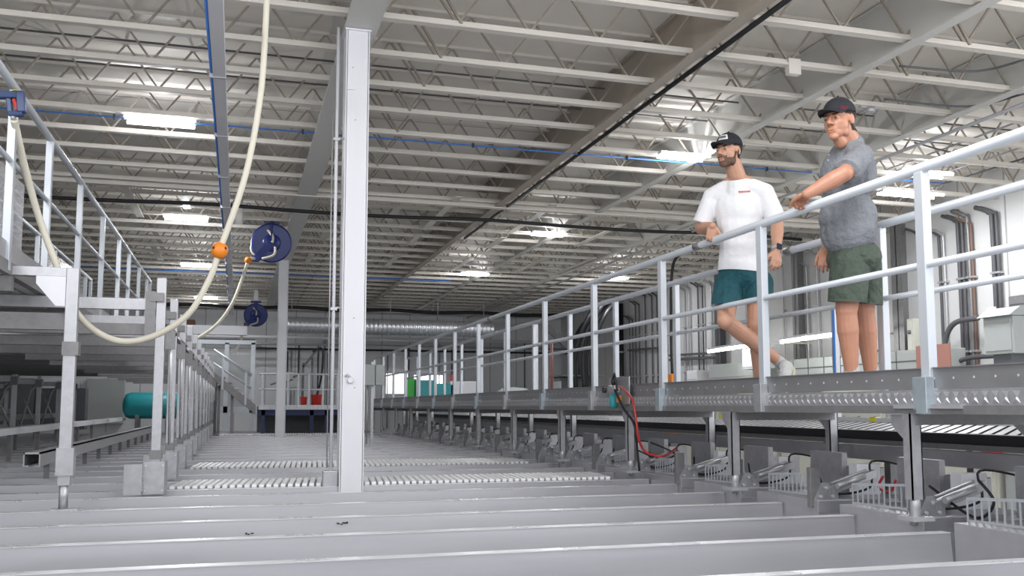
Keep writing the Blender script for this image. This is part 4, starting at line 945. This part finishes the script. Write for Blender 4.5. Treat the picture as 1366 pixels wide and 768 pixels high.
class Head:
    def __init__(s, c, f, up=(0, 0, 1), k=1.0):
        s.c = Vector(c); s.f = Vector(f).normalized(); up = Vector(up); s.u = (up - s.f * up.dot(s.f)).normalized(); s.l = s.u.cross(s.f); s.k = k; s.rot = Matrix((s.f, s.l, s.u)).transposed()
    def p(s, a, b, c): return s.c + (s.f * a + s.l * b + s.u * c) * s.k
    def loc(s, q): q = (Vector(q) - s.c) / s.k; return q.dot(s.f), q.dot(s.l), q.dot(s.u)
    def e(s, mb, c, r, tilt=None):
        rot = s.rot if tilt is None else s.rot @ tilt
        mb.ell(s.p(*c), [q * s.k for q in r], rot)
    def add(s, mb, wide=1.0):
        s.e(mb, (-.018, 0, .035), (.098, .077, .092)); s.e(mb, (.035, 0, .04), (.055, .062, .06)); s.e(mb, (.028, 0, -.025), (.062, .065 * wide, .070)); s.e(mb, (.045, 0, -.068), (.042, .046 * wide, .036))
        s.e(mb, (.073, 0, -.094), (.022, .026 * wide, .020))
        for q in (-1, 1):
            s.e(mb, (.074, q * .03, .028), (.018, .028, .010)); s.e(mb, (.046, q * .037, -.018), (.034, .025, .032)); s.e(mb, (.015, q * .040 * wide, -.058), (.042, .018, .034))
            s.e(mb, (-.002, q * .079, .0), (.020, .007, .034), Euler((0, .2, q * -.35)).to_matrix()); s.e(mb, (.096, q * .013, -.024), (.013, .009, .009))
            mb.ell(s.p(.076, q * .031, .008), [.013 * s.k] * 3)
        mb.caps(s.p(.088, 0, .022), s.p(.112, 0, -.018), .009 * s.k, .012 * s.k); mb.caps(s.p(.084, -.018, -.050), s.p(.084, .018, -.050), .010 * s.k, .010 * s.k); mb.caps(s.p(.083, -.015, -.064), s.p(.083, .015, -.064), .010 * s.k, .010 * s.k)
    def features(s, par, hairm, brow='hair'):
        for q in (-1, 1):
            MB().ell(s.p(.0865, q * .031, .007), (.0045 * s.k, .011 * s.k, .0048 * s.k), s.rot).build('eye', 'eyew', par)
            MB().ell(s.p(.0905, q * .031, .007), (.0016 * s.k, .0045 * s.k, .0045 * s.k), s.rot).build('iris', 'black', par)
            MB().ell(s.p(.094, q * .031, .028), (.005 * s.k, .019 * s.k, .0042 * s.k), s.rot).build('eyebrow', brow, par)
        MB().ell(s.p(.0935, 0, -.057), (.0025 * s.k, .019 * s.k, .0035 * s.k), s.rot).build('mouth_line', 'lips', par)
    def cap(s, par, m_='cap', patch=None, tilt=0):
        n, mm = 28, 10; vs = []; fs = []
        def pt(a, ph, r=1.0): return s.p(-.012 + .106 * r * math.cos(a) * math.sin(ph), .087 * r * math.sin(a) * math.sin(ph), .048 + .092 * r * math.cos(ph) - .012 * math.cos(a) * 0)
        for i in range(mm + 1):
            ph = PI * .52 * i / mm
            for k in range(n): vs.append(pt(2 * PI * k / n, ph))
        for i in range(mm):
            for k in range(n): fs.append((i * n + k, (i + 1) * n + k, (i + 1) * n + (k + 1) % n, i * n + (k + 1) % n))
        b = MB().add(vs, fs, True); vs2 = []
        o = b.build('cap', m_, par); md = o.modifiers.new('thick', 'SOLIDIFY'); md.thickness = .003; md.offset = -1
        MB().ell(s.p(-.012, 0, .142), [.008 * s.k] * 3).build('cap_button', m_, o)
        # visor
        vs = []; fs = []; N, Q = 16, 6
        for i in range(N + 1):
            a = -1.15 + 2.3 * i / N
            for jx in range(Q + 1):
                t_ = jx / Q; bx = -.012 + .104 * math.cos(a); by = .086 * math.sin(a); fx = bx + t_ * (.078 * math.cos(a * .9) + .01); fy_ = by * (1 - .12 * t_)
                vs.append(s.p(fx, fy_, .050 - .012 * t_ + .012 * t_ * math.cos(a * 1.3) - 3.2 * fy_ * fy_ * t_ * .9))
        for i in range(N):
            for jx in range(Q): fs.append((i * (Q + 1) + jx, i * (Q + 1) + jx + 1, (i + 1) * (Q + 1) + jx + 1, (i + 1) * (Q + 1) + jx))
        v = MB().add(vs, fs, True).build('visor', m_, o); md = v.modifiers.new('thick', 'SOLIDIFY'); md.thickness = .004
        if patch:
            vs = []
            for (a, ph) in patch: vs.append(pt(a, ph, 1.03))
            n2 = int(len(vs) / 2); MB().add(vs, [(k, k + 1, n2 + k + 1, n2 + k) for k in range(n2 - 1)], True).build('cap_patch', 'patch', o)
            vs = []
            for (a, ph) in patch: vs.append(pt(a * .7 + patch[0][0] * .0 + .3 * sum(x[0] for x in patch) / len(patch), 1.05 + (ph - 1.05) * .45, 1.045))
            MB().add(vs, [(k, k + 1, n2 + k + 1, n2 + k) for k in range(n2 - 1)], True).build('patch_stripe', 'cable', o)
        return o
def shoe(par, heel, toe, up, m_='shoe'):
    heel = Vector(heel); toe = Vector(toe); d = (toe - heel).normalized(); up = Vector(up); up = (up - d * up.dot(d)).normalized(); s_ = d.cross(up); rot = Matrix((d, s_, up)).transposed(); L = (toe - heel).length
    b = MB(); b.ell(heel + d * .05 + up * .055, (.055, .042, .052), rot); b.ell(heel + d * L * .45 + up * .045, (.09, .042, .040), rot); b.ell(heel + d * L * .74 + up * .035, (.075, .050, .034), rot); b.ell(heel + d * .05 + up * .085, (.046, .038, .03), rot)
    b.caps(heel + d * .06 + up * .07, heel + d * L * .6 + up * .045, .036, .035)
    o = sub_mesh('shoe', b, m_, par, .006, 4)
    b = MB(); n = 24; vs = []
    for h in (0, .022):
        for k in range(n):
            a = 2 * PI * k / n; x = math.cos(a); w = .040 + .012 * max(0, x); vs.append(heel + d * (L / 2 + x * L / 2) + s_ * math.sin(a) * w + up * h)
    b.add(vs, [list(range(n))[::-1], [n + k for k in range(n)]] + [(k, (k + 1) % n, n + (k + 1) % n, n + k) for k in range(n)]); b.build('sole', 'sole', o)
    b = MB()
    for k in range(4): c = heel + d * (.10 + .026 * k) + up * (.092 - .010 * k); b.caps(c - s_ * .022, c + s_ * .022, .004, .004, 8)
    b.build('laces', 'white', o)
    return o
# ---- man in the white t-shirt
dM = 6.62
P = U
hc = P(972, 203, 6.58); HF = (RM @ Vector((-.74, -.06, .68))); HF.z = -.06
h1 = Head(hc, HF, (0, 0, 1), 1.0)
neck = P(983, 236, 6.63); sR = P(949, 262, 6.74); sL = P(1021, 256, 6.58); eR = P(935, 305, 6.76); wR = P(950, 301, 6.56)
eL = P(1037, 299, 6.52); wL = P(1036, 335, 6.38); pel = P(990, 372, 6.68); chest = P(986, 272, 6.66); belly = P(988, 325, 6.66)
ZKf = ZK
hipR = P(972, 378, 6.72); hipL = P(1012, 378, 6.64); knR = P(968, 428, 6.40); anR = P(1042, 484, 6.62); knL = P(1008, 432, 6.50)
anL = P(1013, 500, 6.74); anL.z = ZK + .105
m1 = MB(); h1.add(m1)
m1.caps(h1.p(-.022, 0, -.04), neck, .058, .064)
bodyrt = (sL - sR).normalized(); bf = bodyrt.cross(Vector((0, 0, 1))); bf = Vector((bf.x, bf.y, 0)).normalized()
if bf.dot(EYE - chest) < 0: bf = -bf
brot = Matrix((bodyrt, bf, Vector((0, 0, 1)))).transposed()
for q in range(9): m1.ell(chest.lerp(pel, q / 8), ((.165, .160, .153, .148, .146, .146, .150, .158, .160)[q], .105, .12), brot)
for s_, e_, w_ in ((sR, eR, wR), (sL, eL, wL)):
    m1.caps(neck + (s_ - neck) * .1 - Vector((0, 0, .01)), s_, .05, .052); m1.caps(s_, e_, .055, .042); m1.caps(e_, e_.lerp(w_, .35), .042, .044); m1.caps(e_.lerp(w_, .35), w_, .044, .027)
for h_, k_, a_ in ((hipR, knR, anR), (hipL, knL, anL)):
    m1.caps(h_, k_, .088, .058); m1.caps(k_, k_, .060, .060); c_ = k_.lerp(a_, .32); m1.caps(k_, c_, .055, .058); m1.caps(c_, a_, .056, .036)
# hands
railp = lambda px: onX(px, 300, XN)
hr = Vector((XN, onX(955, 300, XN).y, ZR))
dirR = (Vector((XN - .005, hr.y + .05, ZR + .045)) - wR); hand(m1, wR, dirR, (0, 0, 1), (RM @ Vector((1, 0, 0))), (.8, 1.1, .8), 1.04)
hand(m1, wL, (eL - wL) * -1 + Vector((0, 0, -.03)), (RM @ Vector((.25, .1, 1))), (RM @ Vector((-1, 0, .2))), (.35, .75, .6), 1.0)
rootz = ZK - .005
base1 = Vector((anL.x, anL.y, rootz))
bo = sub_mesh('person', m1, 'skin1', None, .004, 8)
bo.location = (0, 0, 0); tag(bo, 'younger man with short beard, white t-shirt and teal shorts leaning on the rail', 'person')
b = MB()
for q in range(28): b.ell(chest.lerp(pel, q / 27), (.165 + .012 * math.cos(q / 27 * PI * 2), .118 + .004 * math.sin(q * .9), .12), brot)
for s_, e_ in ((sR, eR), (sL, eL)):
    b.caps(neck + (s_ - neck) * .16 - Vector((0, 0, .022)), s_, .054, .062); q = s_.lerp(e_, .84); b.tube([s_, q], [.060, .073], 18)
b.caps(neck - Vector((0, 0, .06)), chest, .076, .11)
def clip(o, planes):
    import bmesh
    bm = bmesh.new(); bm.from_mesh(o.data)
    for co, no in planes:
        bmesh.ops.bisect_plane(bm, geom=bm.verts[:] + bm.edges[:] + bm.faces[:], plane_co=co, plane_no=no, clear_outer=True)
    bm.to_mesh(o.data); bm.free()
sh = sub_mesh('t_shirt', b, 'tee', bo, .006, 14)
clip(sh, [(neck - Vector((0, 0, .015)), Vector((0, 0, 1)) - bf * -.35), (P(990, 363, 6.67), Vector((.0, 0, -1)) + (RM @ Vector((-.12, 0, 0))))])
bm_ = None
# logo
lp = []
for (px, py) in ((986, 255.5), (1001, 252.5), (1001, 255), (986, 258)): lp.append((px, py))
def project_front(px, py, obj, off=.003):
    r = ray(px, py).normalized(); ok, loc, nor, _ = obj.ray_cast(EYE, r); return (loc + nor * off) if ok else None
def decal(name, obj, m_, x0, y0, x1, y1, rows=3, cols=10, slope=0, parent=None, off=.002):
    vs = []
    for i in range(rows + 1):
        for k in range(cols + 1):
            px = x0 + (x1 - x0) * k / cols; py = y0 + (y1 - y0) * i / rows + slope * (px - x0)
            q = project_front(px, py, obj, off)
            if q is None: return None
            vs.append(q)
    fs = [(i * (cols + 1) + k, i * (cols + 1) + k + 1, (i + 1) * (cols + 1) + k + 1, (i + 1) * (cols + 1) + k) for i in range(rows) for k in range(cols)]
    return MB().add(vs, fs, True).build(name, m_, parent or obj)
for k, (a_, w_) in enumerate(((985.2, 1.6), (987.4, 1.6), (989.5, 1.6), (991.6, 1.5), (993.6, 1.4), (995.5, 1.5), (997.5, 1.5), (999.4, 1.5))):
    decal('logo_letter', sh, 'logo', a_, 254.2 + .12 * (8 - k) * .6, a_ + w_, 256.4 + .12 * (8 - k) * .6, 1, 2, -.12)
decal('logo_underline', sh, 'sock', 986, 257.6, 1000.5, 258.1, 1, 6, -.1)
# shorts
b = MB(); b.ell(pel + Vector((0, 0, .01)), (.178, .125, .12), brot); b.ell(pel + Vector((0, 0, .05)), (.168, .116, .12), brot)
for h_, k_ in ((hipR, knR), (hipL, knL)): b.caps(h_, h_.lerp(k_, .9), .105, .112)
so = sub_mesh('shorts', b, 'shortt', bo, .006, 8); clip(so, [(P(985, 402, 6.6), (RM @ Vector((.10, -1, 0))))])
b = h1
shell(bo, 'beard', 'beard', bo, lambda c: (lambda a, l, u: a > .0 and -.135 < u < (-.050 if a < .075 else -.036) + max(0, .038 - a) * 1.5 and not (abs(l) < .02 and -.071 < u < -.048 and a > .075) and (c - h1.c).length < .16 and not (u < -.10 and a < .03))(*h1.loc(c)), .0015)
shell(bo, 'hair', 'hair', bo, lambda c: (lambda a, l, u: a < (.035 if u > .03 else -.022) and u > -.05 and (c - h1.c).length < .2 and u > -.05)(*h1.loc(c)), .004)
h1.features(bo, 'hair'); 
nk = 6
pat = [(.55 - .75 * k / (nk - 1) * 1.0 + .0, .82) for k in range(nk)] + [(.62 - .85 * k / (nk - 1), 1.28) for k in range(nk)]
cp1 = h1.cap(bo, 'cap', pat)
bpy.context.view_layer.update()
decal('cap_piping', cp1, 'maroon', 957, 191.2, 975, 192.2, 1, 8, .06, None, .004)
# watch on the left wrist
wd = (wL - eL).normalized(); wc = wL - wd * .018
b = MB(); b.lathe([(.030, -.012), (.034, -.012), (.034, .012), (.030, .012)], wc, wd, 20); wt = b.build('watch', 'sock', bo)
wn = (EYE - wc); wn = (wn - wd * wn.dot(wd)).normalized(); wn = (wn + (RM @ Vector((.5, 0, 0)))); wn = (wn - wd * wn.dot(wd)).normalized()
rr = Matrix((wd.cross(wn), wd, wn)).transposed(); c = wc + wn * .036
b = MB(); vs = [c + rr @ Vector((i * .019, j_ * .021, k * .006)) for i in (-1, 1) for j_ in (-1, 1) for k in (-1, 1)]
b.add(vs, [(0, 1, 3, 2), (4, 6, 7, 5), (0, 4, 5, 1), (2, 3, 7, 6), (0, 2, 6, 4), (1, 5, 7, 3)]); b.build('watch_face', 'glassw', wt, .003)
# socks & shoes
fwd = Vector((bf.x, bf.y, 0)); leftv = (RM @ Vector((-1, 0, 0)))
fd = (leftv * .75 + fwd * .65); fd.z = 0; fd.normalize()
hl = Vector((anL.x, anL.y, ZK - .004)) - fd * .07; shoe(bo, hl, hl + fd * .285, (0, 0, 1))
MB().caps(anL + Vector((0, 0, .03)), anL - Vector((0, 0, .02)), .043, .043).build('sock', 'sock', bo)
# crossed right foot standing on its toes
toe = Vector(P(1047, 512, 6.45)); toe.z = ZK + .0
upv = (RM @ Vector((-.75, .15, .45))); ftd = (toe - (anR + RM @ Vector((.10, -.0, 0)))).normalized()
heel = toe - ftd * .255
shoe(bo, heel, toe, upv)
MB().caps(anR + (knR - anR).normalized() * .045, anR, .041, .043).build('sock', 'sock', bo)
# ---- older man in grey polo
hc2 = P(1119, 162, 5.62); HF2 = (RM @ Vector((-.74, 0, .66))); HF2.z = -.10
h2 = Head(hc2, HF2, (0, 0, 1), 1.05)
neck2 = P(1134, 192, 5.68); s2L = P(1149, 209, 5.56); s2R = P(1122, 207, 5.90); e2L = P(1127, 231, 5.36); w2L = P(1076, 259, 5.40)
e2R = P(1110, 283, 6.02); w2R = P(1103, 331, 5.90); chest2 = P(1131, 236, 5.74); belly2 = P(1131, 290, 5.74); pel2 = P(1139, 345, 5.74)
hip2L = P(1134, 352, 5.68); hip2R = P(1150, 352, 5.84); kn2L = P(1129, 415, 5.62); kn2R = P(1153, 414, 5.84); an2L = P(1136, 490, 5.64); an2R = P(1162, 490, 5.88)
an2L.z = ZK + .10; an2R.z = ZK + .10
b2f = Vector(((RM @ Vector((-1, 0, .38))).x, (RM @ Vector((-1, 0, .38))).y, 0)).normalized(); b2r = Vector((0, 0, 1)).cross(b2f) * -1
br2 = Matrix((b2r, b2f, Vector((0, 0, 1)))).transposed()
m2 = MB(); h2.add(m2, 1.06)
m2.caps(h2.p(-.02, 0, -.04), neck2, .064, .072); m2.caps(h2.p(.045, 0, -.085), h2.p(.0, 0, -.12), .03, .04)
m2.ell(chest2, (.18, .135, .19), br2); m2.ell(belly2, (.165, .155, .17), br2); m2.ell(pel2, (.165, .135, .13), br2)
for s_, e_, w_ in ((s2R, e2R, w2R), (s2L, e2L, w2L)):
    m2.caps(neck2 + (s_ - neck2) * .3 - Vector((0, 0, .03)), s_, .062, .062); m2.caps(s_, e_, .060, .048); m2.caps(e_, e_.lerp(w_, .35), .047, .050); m2.caps(e_.lerp(w_, .35), w_, .049, .030)
for h_, k_, a_ in ((hip2R, kn2R, an2R), (hip2L, kn2L, an2L)):
    m2.caps(h_, k_, .095, .063); c_ = k_.lerp(a_, .30); m2.caps(k_, c_, .060, .064); m2.caps(c_, a_, .062, .038)
tgt = Vector((XN - .01, onX(1062, 270, XN).y + .02, ZR + .040))
hand(m2, w2L, tgt - w2L, Vector((0, 0, 1)), (RM @ Vector((.2, 0, -1))) * -1, (1.0, 1.15, .8), 1.08)
hand(m2, w2R, (w2R - e2R), (RM @ Vector((-.4, 0, .8))), (RM @ Vector((-1, 0, -.3))), (.35, .6, .5), 1.05)
bo2 = sub_mesh('person', m2, 'skin2', None, .004, 8); tag(bo2, 'older man with grey polo shirt, olive shorts and black cap, hand on the rail', 'person')
b = MB(); b.ell(chest2 + Vector((0, 0, .01)), (.192, .148, .20), br2); b.ell(belly2, (.180, .168, .17), br2); b.ell(belly2 - Vector((0, 0, .09)), (.178, .160, .16), br2); b.lathe([(.12, 0), (.135, .04), (.13, .12)], pel2 + Vector((0, 0, .03)), (0, 0, 1), 24)
for s_, e_, w_ in ((s2R, e2R, w2R), (s2L, e2L, w2L)):
    b.caps(neck2 + (s_ - neck2) * .2 - Vector((0, 0, .03)), s_, .068, .074); b.ell(s_, (.074, .074, .074)); b.tube([s_, s_.lerp(e_, .92)], [.074, .080], 18)
b.caps(neck2 - Vector((0, 0, .035)), chest2, .09, .14)
po = sub_mesh('polo_shirt', b, 'polo', bo2, .006, 8)
clip(po, [(P(1137, 339, 5.7), Vector((0, 0, -1)))])
b = MB(); cn = (h2.p(-.02, 0, -.04) - neck2).normalized()
b.lathe([(.078, -.035), (.080, -.02), (.072, .022), (.069, .022), (.072, -.02)], neck2 + cn * .005, cn, 24); b.build('collar', 'polo', po)
for k in range(3):
    q = project_front(1107.5 - k * 1.0, 200 + k * 7, po, .003)
    if q: MB().ell(q, (.005, .005, .005)).build('button', 'patch', po)
decal('placket', po, 'cap', 1103, 196, 1106, 222, 6, 2)
b = MB(); b.ell(pel2 + Vector((0, 0, .0)), (.178, .152, .13), br2)
for h_, k_ in ((hip2R, kn2R), (hip2L, kn2L)): b.caps(h_, k_, .118, .112)
s2 = sub_mesh('shorts', b, 'shortg', bo2, .006, 8); clip(s2, [(P(1140, 404, 5.7), (RM @ Vector((-.05, -1, 0))))])
shell(bo2, 'hair', 'hair', bo2, lambda c: (lambda a, l, u: a < (.036 if u > .03 else (-.0 + u * .5 if u > 0 else -.024)) and u > -.06 and not (abs(l) > .079 and -.022 < a < .024 and u < .036) and (c - h2.c).length < .22 and a > -.2)(*h2.loc(c)), .005)
h2.features(bo2, 'hair', 'hair'); cp2 = h2.cap(bo2, 'cap')
bpy.context.view_layer.update()
decal('cap_emblem', cp2, 'maroon', 1120.5, 140.5, 1131, 146, 3, 4, .15)
decal('cap_emblem', cp2, 'maroon', 1099, 135, 1105, 140, 3, 4, -.5)
for a_, k_ in ((an2L, 0), (an2R, 1)):
    fdd = Vector((b2f.x, b2f.y, 0)).normalized(); hh = Vector((a_.x, a_.y, ZK - .004)) - fdd * .07; shoe(bo2, hh, hh + fdd * .295, (0, 0, 1))
    MB().caps(a_ + Vector((0, 0, .05)), a_ - Vector((0, 0, .02)), .046, .046).build('sock', 'sock', bo2)
# ---------------------------------------------------------------- world & colour
w = bpy.data.worlds.new('world'); S.world = w; w.use_nodes = True
w.node_tree.nodes['Background'].inputs['Color'].default_value = (.93, .95, 1, 1); w.node_tree.nodes['Background'].inputs['Strength'].default_value = 1.0
vs_ = S.view_settings; vs_.view_transform = 'Standard'; vs_.look = 'None'; vs_.gamma = 1; vs_.exposure = .66; vs_.use_curve_mapping = False
